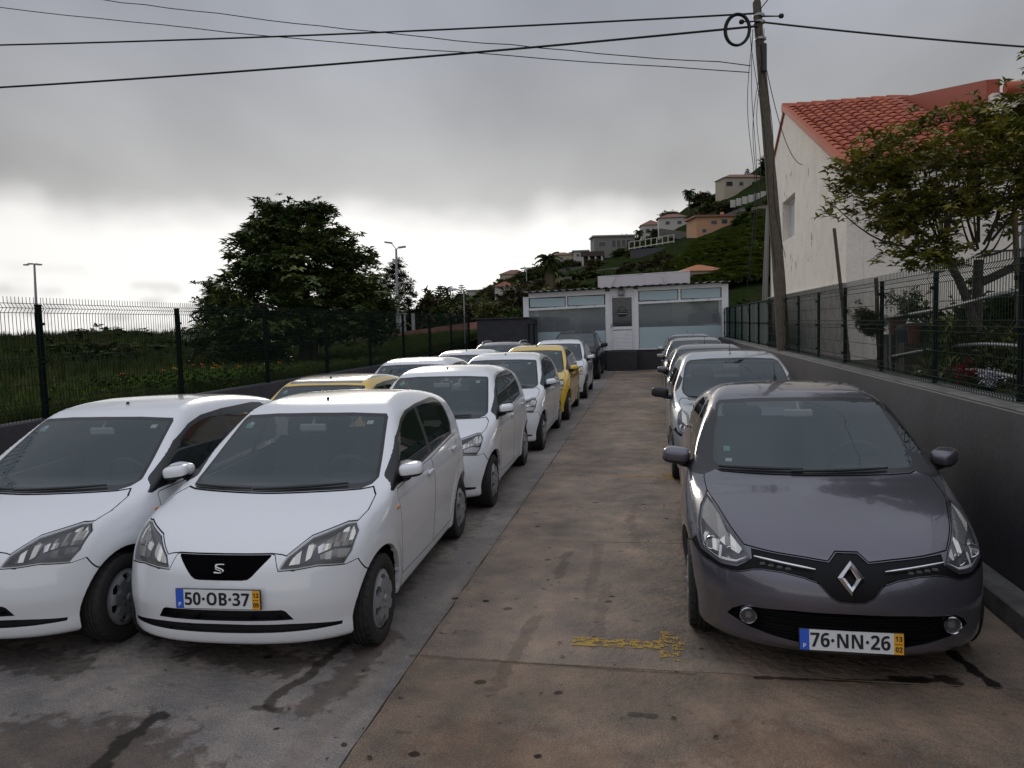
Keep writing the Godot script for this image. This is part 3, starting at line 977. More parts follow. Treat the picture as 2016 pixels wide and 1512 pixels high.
func saloon_spec() -> Dictionary:
	var d := hatch_spec()
	d.merge({len = 4.06, cowl = 1.0, belt = 1.0, paint = M.silver_paint, mirror_paint = M.plastic,
		T = [-.4, .60, 0, .74, .15, .82, .5, .93, .9, .985, 1.0, 1.02, 1.15, 1.09, 1.5, 1.29, 1.8, 1.425, 1.95, 1.475, 2.2, 1.515, 2.6, 1.53, 3.2, 1.505, 3.8, 1.44, 4.2, 1.36],
		W = [0, .79, .15, .81, .25, .83, .4, .85, .55, .86, .7, .866, .85, .855, .95, .835, 1.0, .815, 1.1, .785, 1.25, .725, 1.42, .65, 1.55, .58],
		KW = [-.4, 0, .4, .06, 1.0, .16, 1.9, .15, 2.2, 0, 5, 0],
		ws = [-.05, .985, .50, .985, .62, 1.0, .675, 1.04, .69, 1.09, .635, 1.33, .60, 1.40, .55, 1.43, .30, 1.447, -.05, 1.452],
		dlo = [1.15, .965, 1.25, .96, 2.2, .99, 3.3, 1.03, 3.45, 1.12, 3.35, 1.28, 3.1, 1.40, 2.5, 1.43, 2.1, 1.41, 1.8, 1.345, 1.5, 1.215, 1.3, 1.085],
		glass = [[1.40, .985, 2.15, 1.01, 2.25, 1.40, 2.1, 1.385, 1.82, 1.32, 1.53, 1.195], [2.24, 1.015, 3.2, 1.055, 3.32, 1.13, 3.24, 1.26, 3.05, 1.37, 2.5, 1.405, 2.34, 1.405]],
		fold = false, mirror = Vector3(.965, 1.035, 1.45), ms = 1.08, antenna = Vector3(0, 1.482, 2.03 - 2.05), aerial = .22,
		hood = [-.05, .7305, .058, .7305, .103, .6915, .22, .7025, .40, .7145, .53, .727, .596, .792, .65, .852, .73, .92, .735, .96, .70, .99, .64, .99, .60, .975, -.05, .975],
		wipers = [[-.62, 1.0, -.08, 1.0], [-.16, .995, .46, 1.0]]}, true)
	return d

func suv_spec() -> Dictionary:
	var d := hatch_spec()
	d.merge({len = 4.2, axles = [.82, 3.38], wr = .34, cowl = 1.05, belt = 1.08, paint = M.black_paint, mirror_paint = M.plastic, rails = [1.95, 3.7, .55], rail_mat = M.plastic, tyre = tyre_mesh(.34, .21), hub = hub_meshes(.22, 5), track = .76,
		T = [-.4, .78, 0, .90, .15, .97, .5, 1.03, .95, 1.06, 1.05, 1.085, 1.2, 1.16, 1.5, 1.34, 1.75, 1.48, 1.9, 1.535, 2.1, 1.57, 2.6, 1.59, 3.4, 1.57, 3.9, 1.52, 4.3, 1.42],
		Zf = [0, .26, .15, .16, .25, .06, .35, .02, .5, 0, .75, .01, .88, .05, .95, .10, 1.1, .3, 1.6, 1.2],
		W = [0, .80, .2, .84, .4, .875, .6, .89, .8, .89, .95, .87, 1.05, .845, 1.15, .805, 1.3, .735, 1.48, .665, 1.65, .60],
		KW = [-.4, 0, .4, .03, 1.0, .12, 1.8, .12, 2.1, 0, 5, 0],
		Zr = [0, 4.05, .3, 4.16, .5, 4.2, .9, 4.18, 1.1, 4.12, 1.4, 4.0, 1.6, 3.9],
		ws = [-.05, 1.065, .50, 1.065, .64, 1.08, .69, 1.12, .64, 1.40, .615, 1.47, .57, 1.495, -.05, 1.515],
		dlo = [1.15, 1.03, 1.3, 1.03, 2.2, 1.06, 3.5, 1.09, 3.65, 1.2, 3.5, 1.40, 3.2, 1.475, 2.3, 1.48, 1.95, 1.465, 1.72, 1.40, 1.45, 1.25],
		glass = [[1.38, 1.05, 2.15, 1.08, 2.2, 1.445, 1.96, 1.44, 1.75, 1.385, 1.5, 1.235], [2.25, 1.085, 3.4, 1.11, 3.5, 1.2, 3.4, 1.36, 3.15, 1.445, 2.3, 1.45]],
		lamp = [.50, .74, .50, .88, .66, .90, .74, .88, .755, .80, .72, .73], bowls = [], leds = [], facets = [[[.53, .76, .53, .86, .70, .87, .73, .80, .70, .75], .03, .03, .4]],
		vents = [["grille", [-.05, .74, .46, .74, .47, .87, -.05, .88], .05, 4], ["lower_intake", [-.05, .42, .5, .42, .56, .34, -.05, .32], .05, 3]],
		hood = [-.05, .905, .5, .895, .66, .908, .745, .888, .765, .95, .755, 1.03, .70, 1.06, .64, 1.06, -.05, 1.05],
		bumper = [-.05, .1, .98, .1, .98, .60, .86, .62, .765, .73, .50, .732, .48, .735, -.05, .735],
		doors = [[1.32, 1.01, 1.32, .45, 1.38, .32, 2.22, .31, 2.22, 1.045, 1.35, 1.015], [2.235, 1.045, 2.235, .31, 2.85, .31, 2.95, .50, 3.1, .66, 3.3, .76, 3.4, .9, 3.4, 1.07]],
		handles = [Vector2(2.05, .95), Vector2(3.2, .97)], fold = false, mirror = Vector3(.985, 1.12, 1.5), ms = 1.15, antenna = Vector3(0, 1.52, 2.1 - 3.6), aerial = .12,
		wipers = [[-.62, 1.08, -.08, 1.08], [-.16, 1.075, .46, 1.08]]}, true)
	d.erase("band")
	return d

func diamond_emblem(root: Node3D, at: Vector3, tilt: float):
	# open lozenge of folded chrome
	var m := MB.new()
	var w := .068
	var h := .092
	for k in 4:
		var o0 := [Vector2(0, h), Vector2(w, 0), Vector2(0, -h), Vector2(-w, 0)][k] as Vector2
		var o1 := [Vector2(w, 0), Vector2(0, -h), Vector2(-w, 0), Vector2(0, h)][k] as Vector2
		var i0 := o0 * Vector2(.40, .52)
		var i1 := o1 * Vector2(.40, .52)
		var m0 := (o0 + i0) * .5 + (Vector2(-.006, 0) if k == 2 or k == 3 else Vector2(.006, 0)) * 0
		var m1 := (o1 + i1) * .5
		var q := [Vector3(o0.x, o0.y, 0), Vector3(o1.x, o1.y, 0), Vector3(m1.x, m1.y, .016), Vector3(m0.x, m0.y, .016), Vector3(i0.x, i0.y, 0), Vector3(i1.x, i1.y, 0)]
		m.quad(q[0], q[1], q[2], q[3], Vector3(0, 0, 1)); m.quad(q[3], q[2], q[5], q[4], Vector3(0, 0, 1))
		m.quad(q[0], q[1], q[1] - Vector3(0, 0, .02), q[0] - Vector3(0, 0, .02), Vector3((o0 + o1).x, (o0 + o1).y, 0))
	var e := obj("lozenge_emblem", m.mesh(), M.chrome, root, at)
	e.rotation.x = tilt

func s_emblem(root: Node, at: Vector3, tilt: float):
	# chrome letter S made of slanting blades
	var m := MB.new()
	for q in [[-.040, .030, -.034, .046, .012, .050, .046, .048, .046, .038, .012, .040, -.022, .034, -.024, .022], [-.040, .028, -.018, .018, .028, -.002, .046, -.014, .046, -.030, .036, -.034, .030, -.016, -.040, .012],
			[-.036, .006, -.030, -.000, .020, -.026, .022, -.034, -.036, -.008], [-.046, -.034, .010, -.042, .036, -.040, .012, -.052, -.046, -.050]]:
		m.prism(P2(q), func(v, dd): return Vector3(v.x * .66, v.y * .54, dd), 0.0, .008, Vector3(0, 0, 1))
	var e := obj("letter_emblem", m.mesh(), M.chrome, root, at)
	e.rotation.x = tilt

func build_cars():
	var d := city_car_spec()
	var mii := make_car(d, "city_car", "white five-door hatchback with number plate 50-OB-37 at the front", "white small hatchbacks parked in the left rows")
	s_emblem(mii, Vector3(0, .655, 1.778 - .035 + .012), -.30)
	var im := MB.new()
	im.lathe([Vector2(0, .024), Vector2(.003, .024), Vector2(.003, .020), Vector2(0, .020)], Vector3(-.28, .46, 1.778 - .03), Vector3(0, .05, 1), 20)
	obj("tow_eye_cover", im.mesh(), M.white, mii)
	var indi := MB.new()
	indi.bbox(Vector3(.817, .80, 1.778 - .93), Vector3(.012, .022, .05), .004); indi.bbox(Vector3(-.817, .80, 1.778 - .93), Vector3(.012, .022, .05), .004)
	obj("side_indicator", indi.mesh(), M.orange_lens, mii)
	for q in [[-.495, 1.300, 1.452, .055, .05, M.sticker], [-.485, 1.315, 1.470, .03, .03, M.sticker_white], [.46, 1.315, 1.468, .05, .04, M.sticker_white]]:
		im = MB.new()
		im.box(Vector3(q[0], q[1], 1.778 - q[2]), Vector3(q[3], q[4], .002), Basis(Vector3.RIGHT, -.95))
		obj("windscreen_sticker", im.mesh(), q[5], mii)
	place_car(mii, -2.53, -4.58, -.038, .585, 3.557)
	var gl := "white small hatchbacks parked in the left rows"
	for q in [["white hatchback second in the inner left row, behind the one with plate 50-OB-37", -2.55, -8.25, -.02, M.white], ["white hatchback third in the inner left row, just ahead of the yellow one", -2.51, -11.95, -.015, M.white],
			["yellow hatchback with yellow roof, fourth in the inner left row", -2.49, -15.55, -.02, M.yellow], ["white hatchback between the yellow one and the black off-roader by the office", -2.48, -19.75, -.02, M.white],
			["white hatchback cut off by the left picture edge, beside the low wall", -4.27, -4.45, -.015, M.white], ["yellow hatchback with dark roof in the outer left row along the fence", -4.08, -8.17, -.02, M.yellow],
			["white hatchback in the outer left row, behind the yellow car with dark roof", -4.05, -11.75, -.02, M.white], ["white hatchback in the outer left row, in front of the grey car with roof rails", -4.08, -15.55, -.02, M.white]]:
		var c := copy(mii, q[0], gl if q[4] == M.white else "yellow small hatchbacks")
		place_car(c, q[1], q[2], q[3], .585, 3.557, .96 if q[1] == -4.08 and q[4] == M.yellow else 1.0)
		if q[4] != M.white:
			repaint(c, q[4], "city_car")
			(c.get_node("roof") as MeshInstance3D).material_override = M.grey_paint if q[1] < -4 else M.yellow
	number_plate(mii, Vector3(0, .485, 1.778 + .012), -.03, ["50\u00b7OB\u00b737", "13", "09"])
	d = hatch_spec()
	var cl := make_car(d, "hatchback", "dark grey hatchback with number plate 76-NN-26 at the front of the right row", "dark hatchbacks in the right row")
	diamond_emblem(cl, Vector3(0, .625, 2.03 - .035), -.28)
	for sd in [-1.0, 1.0]:
		im = MB.new()
		var pts := []
		for k in 9: pts.append(Vector3(sd * lerpf(.175, .485, k / 8.0), lerpf(.658, .694, k / 8.0), 0))
		for k in 9:
			var x := absf(pts[k].x)
			pts[k].z = 2.03 - (.05 + x * x * .42 + .02) + .02
		im.tube(pts, [.004, .007, .008, .008, .008, .008, .008, .007, .005], 6)
		obj("chrome_bar", im.mesh(), M.chrome, cl)
		var dr := obj("daytime_light", MB.new().mesh(), null, cl) if false else null
		for k in 4:
			im = MB.new()
			var x := lerpf(.31, .44, k / 3.0)
			im.bbox(Vector3(sd * x, .643 + (x - .31) * .09, 2.03 - (.06 + x * x * .42)), Vector3(.032, .016, .02), .005)
			obj("daytime_light", im.mesh(), M.lining, cl)
		im = MB.new()
		im.lathe([Vector2(-.03, .0), Vector2(-.028, .03), Vector2(.0, .040)], Vector3(sd * .52, .365, 2.03 - .115), Vector3(0, 0, 1), 24)
		var fog := obj("fog_lamp", im.mesh(), M.housing, cl)
		im = MB.new()
		im.lathe([Vector2(-.03, .049), Vector2(.006, .047), Vector2(.012, .044), Vector2(.006, .040), Vector2(-.01, .039)], Vector3(sd * .52, .365, 2.03 - .115), Vector3(0, 0, 1), 28)
		obj("fog_lamp_ring", im.mesh(), M.chrome, fog)
		im = MB.new()
		im.lathe([Vector2(.002, 0), Vector2(.0, .040)], Vector3(sd * .52, .365, 2.03 - .115), Vector3(0, 0, 1), 24)
		im.box(Vector3(sd * .52, .365, 2.03 - .13), Vector3(.028, .03, .02))
		obj("fog_lamp_lens", im.mesh(), M.lens, fog)
	# two stickers behind the windscreen
	im = MB.new()
	im.box(Vector3(-.55, 1.08, 2.03 - 1.462), Vector3(.045, .055, .002), Basis(Vector3.RIGHT, -1.05))
	obj("green_sticker", im.mesh(), M.sticker, cl)
	im = MB.new()
	im.box(Vector3(-.545, 1.02, 2.03 - 1.335), Vector3(.045, .035, .002), Basis(Vector3.RIGHT, -1.05))
	obj("white_sticker", im.mesh(), M.sticker_white, cl)
	place_car(cl, 1.045, -5.08, .030, .85, 4.06)
	for q in [["dark purple-grey hatchback behind the silver car in the right row", 1.08, -14.4, M.dusk_paint], ["taupe grey hatchback fourth in the right row along the wall", 1.10, -19.5, M.taupe_paint], ["silvery white hatchback last in the right row, nearest the office", 1.15, -24.4, M.silver_paint]]:
		var c := copy(cl, q[0])
		place_car(c, q[1], q[2], 0.0, .85, 4.06)
		repaint(c, q[3], "hatchback")
	number_plate(cl, Vector3(0, .280, 2.03 - .032), -.12, ["76\u00b7NN\u00b726", "13", "02"])
	var sa := make_car(saloon_spec(), "saloon_car", "silver car with black mirrors and a roof aerial behind the front grey hatchback")
	place_car(sa, 1.05, -9.85, 0.0, .85, 4.06)
	var su := make_car(suv_spec(), "offroad_car", "black off-roader with roof rails in front of the office windows", "off-road cars at the end of the lot")
	place_car(su, -2.62, -25.9, -.02, .82, 4.2)
	var s2 := copy(su, "grey car with silver roof rails in the outer left row by the dark shed")
	place_car(s2, -4.15, -19.9, -.02, .82, 4.2, .97)
	repaint(s2, M.grey_paint, "offroad_car")
	for ch in s2.get_children():
		if String(ch.name).begins_with("roof_rail"): (ch as MeshInstance3D).material_override = M.galv

# ---------------------------------------------------------------- the place
func make_sky() -> PanoramaSkyMaterial:
	var w := 1024
	var h := 512
	var n1 := noise(11, 1.3, 5)
	var n2 := noise(12, 3.6, 4)
	var n3 := noise(13, 2.2, 3)
	var d := PackedFloat32Array()
	d.resize(w * h * 3)
	for j in h:
		var el := PI * (.5 - (j + .5) / h)
		var e := rad_to_deg(el)
		for i in w:
			var az := wrapf(TAU * (i + .5) / w, -PI, PI)
			var a := rad_to_deg(az)
			var k := (j * w + i) * 3
			var r := .30
			var g := .30
			var b := .31
			if e < -1.0:
				r = .10; g = .10; b = .10
			else:
				# a deck of cloud seen from below: noise laid on the plane of its base
				var dir := Vector3(sin(az) * cos(el), sin(el), -cos(az) * cos(el))
				var q := dir / (maxf(dir.y, 0.0) + .30)
				var c1 := n1.get_noise_2d(q.x * .55 + 3.0, q.z * .42)
				var c2 := n2.get_noise_2d(q.x * .6, q.z * .32)
				# an overcast deck is brightest overhead
				var rear := smoothstep(70.0, 130.0, absf(a))
				var deck := .80 * (1.0 + 2.0 * sin(el)) / 3.0 * (.71 + .27 * rear + .12 * smoothstep(25.0, 50.0, e)) + .12 * c1 + .05 * c2 + .05 * rear
				var low := exp(-maxf(e - 7.5, 0.0) / 5.5)
				var side := exp(-pow((a + 24.0) / 34.0, 2.0))
				deck += low * (.15 + .34 * side)
				# the clear strip under the deck, brightest where the sun stands behind it
				var edge := 7.9 + 1.6 * n3.get_noise_2d(a * .030, 2.0) + .55 * n3.get_noise_2d(a * .085, 7.0)
				var gap := smoothstep(edge + 2.0, edge - 1.6, e + .5 * n3.get_noise_2d(a * .12, e * .30))
				var wide := exp(-pow((a + 20.0) / 34.0, 2.0))
				var lum := .76 + .34 * wide
				var veil := smoothstep(.05, .5, n2.get_noise_2d(a * .05, e * .28)) * smoothstep(5.5, 2.0, e) * smoothstep(-22.0, -36.0, a)
				lum *= 1.0 - .38 * veil
				var v := lerpf(deck, lum, gap)
				var warm := lerpf(0.0, 1.0, gap * .6 + low * .3)
				var cool := smoothstep(9.0, 24.0, e)
				r = v * (1.0 + .02 * warm - .055 * cool); g = v * (1.0 - .004 * cool); b = v * (1.0 - .03 * warm + .13 * cool)
			d[k] = r; d[k + 1] = g; d[k + 2] = b
	var im := Image.create_from_data(w, h, false, Image.FORMAT_RGBF, d.to_byte_array())
	var p := PanoramaSkyMaterial.new()
	p.panorama = ImageTexture.create_from_image(im)
	return p

func seg_dist(p: Vector2, a: Vector2, b: Vector2) -> float:
	return p.distance_to(Geometry2D.get_closest_point_to_segment(p, a, b))

# concrete: one tile 9 m across; near = with the marks of this lot's front part
func concrete(near: bool) -> ImageTexture:
	var s := 2048 if near else 1024
	var lo := nimg(31, 512, .012, 5)
	var mid := nimg(32, 512, .05, 4)
	var sp := nimg(33, 1024, .055, 2)
	var fi := nimg(34, 1024, .33, 2)
	var d := PackedByteArray()
	d.resize(s * s * 3)
	var q := 512.0 / s
	var q2 := 1024.0 / s
	for j in s:
		var jl := int(j * q) * 512
		var js := int(j * q2) * 1024
		var jf := (j % 1024) * 1024
		for i in s:
			var il := int(i * q)
			var l := lo[jl + il]
			var m := mid[jl + il]
			var f := fi[jf + (i % 1024)]
			var v := 128.0 + (l - 128) * .17 + (m - 128) * .12 + (f - 128) * .24
			var wv := (m - 118) * .03 + (l - 128) * .022
			var x := sp[js + int(i * q2)]
			if x < 40: v *= .66 + .34 * x / 40.0
			var k := (j * s + i) * 3
			d[k] = clampi(int(v + wv + 3), 0, 255); d[k + 1] = clampi(int(v), 0, 255); d[k + 2] = clampi(int(v - wv * .8 - 2), 0, 255)
	if near:
		var nz := noise(35, 3.0, 4)
		var rng := RandomNumberGenerator.new()
		rng.seed = 8
		# [polyline, half width, strength, r, g, b]
		var marks := [[[-1.98, -4.55, -2.01, -4.40, -2.03, -4.05, -2.10, -3.86, -2.11, -3.78, -2.05, -3.70], .045, .55, 46, 40, 34],
			[[-2.14, -3.70, -2.02, -3.69], .04, .5, 48, 42, 36], [[-2.62, -3.56, -2.65, -3.33, -2.60, -3.05, -2.52, -2.7], .055, .72, 30, 29, 30], [[.55, -4.37, 1.1, -4.40, 1.5, -4.45], .022, .6, 30, 25, 21],
			[[1.72, -4.85, 1.75, -4.60, 1.79, -4.42], .035, .85, 20, 17, 15], [[1.55, -4.5, 1.60, -4.42], .05, .7, 22, 18, 16], [[1.3, -4.45, 1.42, -4.44], .055, .75, 20, 17, 15],
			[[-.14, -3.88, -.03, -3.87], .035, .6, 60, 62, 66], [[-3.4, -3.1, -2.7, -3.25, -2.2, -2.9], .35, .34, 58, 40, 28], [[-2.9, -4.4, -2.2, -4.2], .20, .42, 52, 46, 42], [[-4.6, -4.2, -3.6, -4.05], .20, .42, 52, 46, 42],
			[[-1.62, -4.6, -1.64, -4.0, -1.7, -3.2], .10, .28, 132, 124, 112], [[-1.75, -4.7, -1.80, -4.1, -1.85, -3.7], .12, .38, 60, 50, 40], [[-.85, -3.92, -.45, -3.92], .08, .3, 120, 120, 116],
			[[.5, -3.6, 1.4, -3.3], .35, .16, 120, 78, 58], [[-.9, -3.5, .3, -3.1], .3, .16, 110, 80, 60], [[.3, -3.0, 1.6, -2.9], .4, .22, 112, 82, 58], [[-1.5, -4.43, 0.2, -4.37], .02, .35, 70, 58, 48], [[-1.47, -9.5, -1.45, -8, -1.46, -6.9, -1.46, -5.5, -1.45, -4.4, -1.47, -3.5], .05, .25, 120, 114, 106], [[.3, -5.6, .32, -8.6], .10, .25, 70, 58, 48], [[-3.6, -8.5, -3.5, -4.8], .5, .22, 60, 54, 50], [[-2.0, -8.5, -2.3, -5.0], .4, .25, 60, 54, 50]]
		# hairline cracks
		for k in 9:
			var cx := rng.randf_range(-6.0, 1.6)
			var cz := rng.randf_range(-8.5, -3.0)
			var dirv := Vector2.from_angle(rng.randf() * TAU)
			var cr := []
			for t in 9:
				cr.append(cx); cr.append(cz)
				dirv = dirv.rotated(rng.randf_range(-.5, .5))
				cx += dirv.x * .13; cz += dirv.y * .13
			marks.append([cr, .009, .6, 34, 29, 25])
		# scuffs left by tyres
		for k in 12:
			var tx := rng.randf_range(-1.2, .2) if k % 2 else rng.randf_range(-5.5, -2.0)
			var tz := rng.randf_range(-8.0, -3.2)
			marks.append([[tx, tz, tx + rng.randf_range(-.1, .1), tz - rng.randf_range(.5, 1.4)], .055, rng.randf_range(.10, .25), 45, 41, 38])
		for k in 260:
			var px := rng.randf_range(-3.5, 2.2)
			var pz := rng.randf_range(-8.5, -2.2)
			if px < -1.5 and rng.randf() < .5: continue
			var r := pow(rng.randf(), 3.0) * .028 + .004
			marks.append([[px, pz, px + rng.randf_range(-.02, .02), pz + rng.randf_range(-.012, .012)], r, rng.randf_range(.4, .85), 26, 20, 17])
		for mk in marks:
			var pts := P2(mk[0])
			var bb := Rect2(pts[0], Vector2.ZERO)
			for p in pts: bb = bb.expand(p)
			bb = bb.grow(mk[1] * 2.2)
			for j in range(maxi(0, int((bb.position.y + 11.0) / 9.0 * s)), mini(s, int((bb.end.y + 11.0) / 9.0 * s) + 1)):
				for i in range(maxi(0, int((bb.position.x + 6.7) / 9.0 * s)), mini(s, int((bb.end.x + 6.7) / 9.0 * s) + 1)):
					var p := Vector2(i * 9.0 / s - 6.7, j * 9.0 / s - 11.0)
					var ds := 9.0
					for t in pts.size() - 1: ds = minf(ds, seg_dist(p, pts[t], pts[t + 1]))
					var nn := nz.get_noise_2d(p.x * 2.5, p.y * 2.5)
					var a: float = smoothstep(1.0, .55, ds / mk[1] + nn * .75) * mk[2]
					if a <= 0.004: continue
					var k := (j * s + i) * 3
					for ch in 3: d[k + ch] = int(lerpf(d[k + ch], mk[3 + ch] * (.9 + nn * .3), a))
	var im := Image.create_from_data(s, s, false, Image.FORMAT_RGB8, d)
	im.generate_mipmaps()
	return ImageTexture.create_from_image(im)

func slab_mesh(x0: float, x1: float, z0: float, z1: float, seed_: int) -> ArrayMesh:
	# z0 nearer the camera; wavering broken edges
	var m := MB.new()
	var nz := noise(seed_, 1.0, 3)
	var nx := maxi(2, int((x1 - x0) / .16))
	var nzv := maxi(2, int((z0 - z1) / .16))
	var g := []
	for i in nx + 1:
		var row := []
		for j in nzv + 1:
			var x := lerpf(x0, x1, float(i) / nx)
			var z := lerpf(z0, z1, float(j) / nzv)
			var xx := x
			var zz := z
			var wob := 1.0
			if i == 0: xx += nz.get_noise_2d(5.0, z * 2.6) * .014 + .003
			elif i == nx: xx += nz.get_noise_2d(9.0, z * 2.6) * .008 - .003
			if j == 0: zz += nz.get_noise_2d(x * 2.6, 17.0) * .010 - .003
			elif j == nzv: zz += nz.get_noise_2d(x * 2.6, 23.0) * .010 + .003
			row.append(Vector3(xx, gy(x, z) + nz.get_noise_2d(x * .8, z * .8) * .003, zz))
		g.append(row)
	var uvf := func(v: Vector3) -> Vector2: return Vector2((v.x + 6.7) / 9.0, (v.z + 11.0) / 9.0)
	for i in nx:
		for j in nzv:
			var a: Vector3 = g[i][j]
			var b: Vector3 = g[i + 1][j]
			var c: Vector3 = g[i + 1][j + 1]
			var e: Vector3 = g[i][j + 1]
			var up := Vector3.UP
			m.tri(a, b, c, up, up, up, uvf.call(a), uvf.call(b), uvf.call(c)); m.tri(a, c, e, up, up, up, uvf.call(a), uvf.call(c), uvf.call(e))
	var dn := Vector3(0, -.035, 0)
	for i in nx:
		m.quad(g[i][0], g[i + 1][0], g[i + 1][0] + dn, g[i][0] + dn, Vector3(0, 0, 1)); m.quad(g[i][nzv], g[i + 1][nzv], g[i + 1][nzv] + dn, g[i][nzv] + dn, Vector3(0, 0, -1))
	for j in nzv:
		m.quad(g[0][j], g[0][j + 1], g[0][j + 1] + dn, g[0][j] + dn, Vector3(-1, 0, 0)); m.quad(g[nx][j], g[nx][j + 1], g[nx][j + 1] + dn, g[nx][j] + dn, Vector3(1, 0, 0))
	return m.mesh()

func build_lot():
	var near := concrete(true)
	var far := concrete(false)
	var nrm := ntex(36, 1024, .12, 4, 5.0)
	var mk := func(t: Texture2D, tint: Color) -> StandardMaterial3D:
		var m := StandardMaterial3D.new()
		m.albedo_texture = t; m.albedo_color = tint; m.roughness = .78; m.metallic_specular = .35
		m.normal_enabled = true; m.normal_texture = nrm; m.normal_scale = .22
		return m
	var dirty: Material = mk.call(near, Color(.95, .85, .75))
	var brown_n: Material = mk.call(near, Color(1.0, .915, .83))
	var brown_f: Material = mk.call(far, Color(1.0, .915, .83))
	var grey_n: Material = mk.call(near, Color(.98, .95, .92))
	var grey_f: Material = mk.call(far, Color(.97, .95, .93))
	# bed under the joints
	var g := MB.new()
	for k in 20:
		var z0 := 4.0 - k * 1.8
		for q in [[-6.62, -4.4], [-4.4, -3.8], [-3.8, -3.2], [-3.2, 2.6]]:
			var a := Vector3(q[0], gy(q[0], z0) - .02, z0)
			var b := Vector3(q[1], gy(q[1], z0) - .02, z0)
			g.quad(a, b, Vector3(q[1], gy(q[1], z0 - 1.8) - .02, z0 - 1.8), Vector3(q[0], gy(q[0], z0 - 1.8) - .02, z0 - 1.8), Vector3.UP)
	var bed := struct("parking_lot", g.mesh(), mat(Color(.035, .030, .026), .95))
	var zs := [4.0, -4.40, -6.95, -9.48, -11.9, -14.3, -16.7, -19.1, -21.6, -24.1, -26.6, -29.98]
	for k in zs.size() - 1:
		obj("concrete_slab", slab_mesh(-1.460, 2.215, zs[k], zs[k + 1], 40 + k), dirty if k == 0 else (brown_n if zs[k + 1] > -11 else brown_f), bed)
	var zl := [4.0, -10.9, -20.5, -30.5]
	for k in 3: obj("concrete_slab", slab_mesh(-6.6, -1.464, zl[k], zl[k + 1], 60 + k), grey_n if k == 0 else grey_f, bed)
	# worn yellow bay marks
	var ym := mat(Color(.40, .25, .055), .85)
	var nz := noise(77, 9.0, 3)
	var q := 0
	for z in [-4.74, -9.9, -14.95, -20.05, -25.3]:
		var m := MB.new()
		var x0: float = [-.53, -.42, -.28, -.32, -.15][q]
		var c := .0085
		for i in 135:
			for j in 58:
				var x := x0 + i * c
				var dz := (j - 29) * c
				var bar := absf(dz) < (.062 if q == 0 else .045) and (i < 82 or (q > 0 and i < 115))
				var blk := absf(x - (x0 + .60)) < (.06 if q == 0 else .11) and absf(dz) < .22
				if not (bar or blk): continue
				var n := nz.get_noise_2d(x * 1.0 + q * 7.0, dz * 1.6) + .9 * nz.get_noise_2d(x * 13.0 + 3.0, dz * 13.0)
				if n < (-.12 if bar and not blk else .10) + (.0 if q > 0 else 0.0) + .25 * absf(dz): continue
				var y := gy(x, z - dz) + .0035
				m.quad(Vector3(x, y, z - dz), Vector3(x + c, y, z - dz), Vector3(x + c, y, z - dz - c), Vector3(x, y, z - dz - c), Vector3.UP)
		struct("bay_marking", m.mesh(), ym)
		q += 1
	# dry leaves and grit lying about
	var rng := RandomNumberGenerator.new()
	rng.seed = 21
	var lm := MB.new()
	for k in 34:
		var p := Vector3(rng.randf_range(-3.2, 2.1), 0, rng.randf_range(-8.5, -2.6))
		p.y = gy(p.x, p.z) + .006
		var b := Basis(Vector3.UP, rng.randf() * TAU) * rng.randf_range(.010, .024)
		lm.quad(p + b * Vector3(-1, .1, 0), p + b * Vector3(0, .35, -.5), p + b * Vector3(1, .15, 0), p + b * Vector3(0, .3, .5), Vector3.UP)
	var lv := struct("fallen_leaves", lm.mesh(), mat(Color(.05, .03, .018), .9))
	lv.set_meta("kind", "stuff")
	# right retaining wall with its ledge
	var wt := tri_mat(mottled(90, Color(.046, .044, .054), Color(.034, .033, .039), 512, .006, .09, 1.0, .10), .35, .6, ntex(91, 512, .05, 4, 3.0), .07)
	var cap := tri_mat(mottled(92, Color(.15, .145, .14), Color(.09, .085, .08), 512, .01, .1, 1, .15), .8, .85)
	var r := thing("retaining_wall", Vector3(2.6, 0, -13), "dark grey painted retaining wall with green wire fence on top, along the right row", "wall")
	var m := MB.new()
	m.bbox(Vector3(0, .63, 0), Vector3(.34, 1.40, 34), .008)
	obj("wall_face", m.mesh(), wt, r)
	m = MB.new()
	m.bbox(Vector3(.01, 1.338, 0), Vector3(.34, .022, 34), .008)
	obj("wall_cap", m.mesh(), cap, r)
	m = MB.new()
	m.bbox(Vector3(-.275, .045, 0), Vector3(.205, .20, 34), .012)
	obj("wall_ledge", m.mesh(), cap, r)
	r = thing("low_wall", Vector3(-6.7, 0, -12), "low dark wall carrying the wire fence along the outer left row", "wall")
	m = MB.new()
	m.bbox(Vector3(0, .5, 0), Vector3(.2, 1.26, 36), .01)
	obj("wall_face", m.mesh(), wt, r)

# welded mesh panel, width along x, folds towards +z
func mesh_panel(w: float, h: float, folds: Array) -> ArrayMesh:
	var m := MB.new()
	var prof := [Vector2(0, 0)]
	for f in folds:
		prof.append(Vector2(f, 0)); prof.append(Vector2(f + .05, .035)); prof.append(Vector2(f + .10, 0))
	prof.append(Vector2(h, 0))
	var n := int(w / .05)
	for i in n + 1:
		var x := -w * .5 + w * i / n
		var pts := []
		for p in prof: pts.append(Vector3(x, p.x, p.y))
		m.tube(pts, [.0037], 3, false)
	for p in prof:
		if p.x > h - .01: continue
		m.tube([Vector3(-w * .5, p.x, p.y + .004), Vector3(w * .5, p.x, p.y + .004)], [.0034], 4, false)
	for k in folds.size() - 1:
		var y: float = (folds[k] + .10 + folds[k + 1]) * .5
		m.tube([Vector3(-w * .5, y, .004), Vector3(w * .5, y, .004)], [.0032], 4, false)
	return m.mesh()

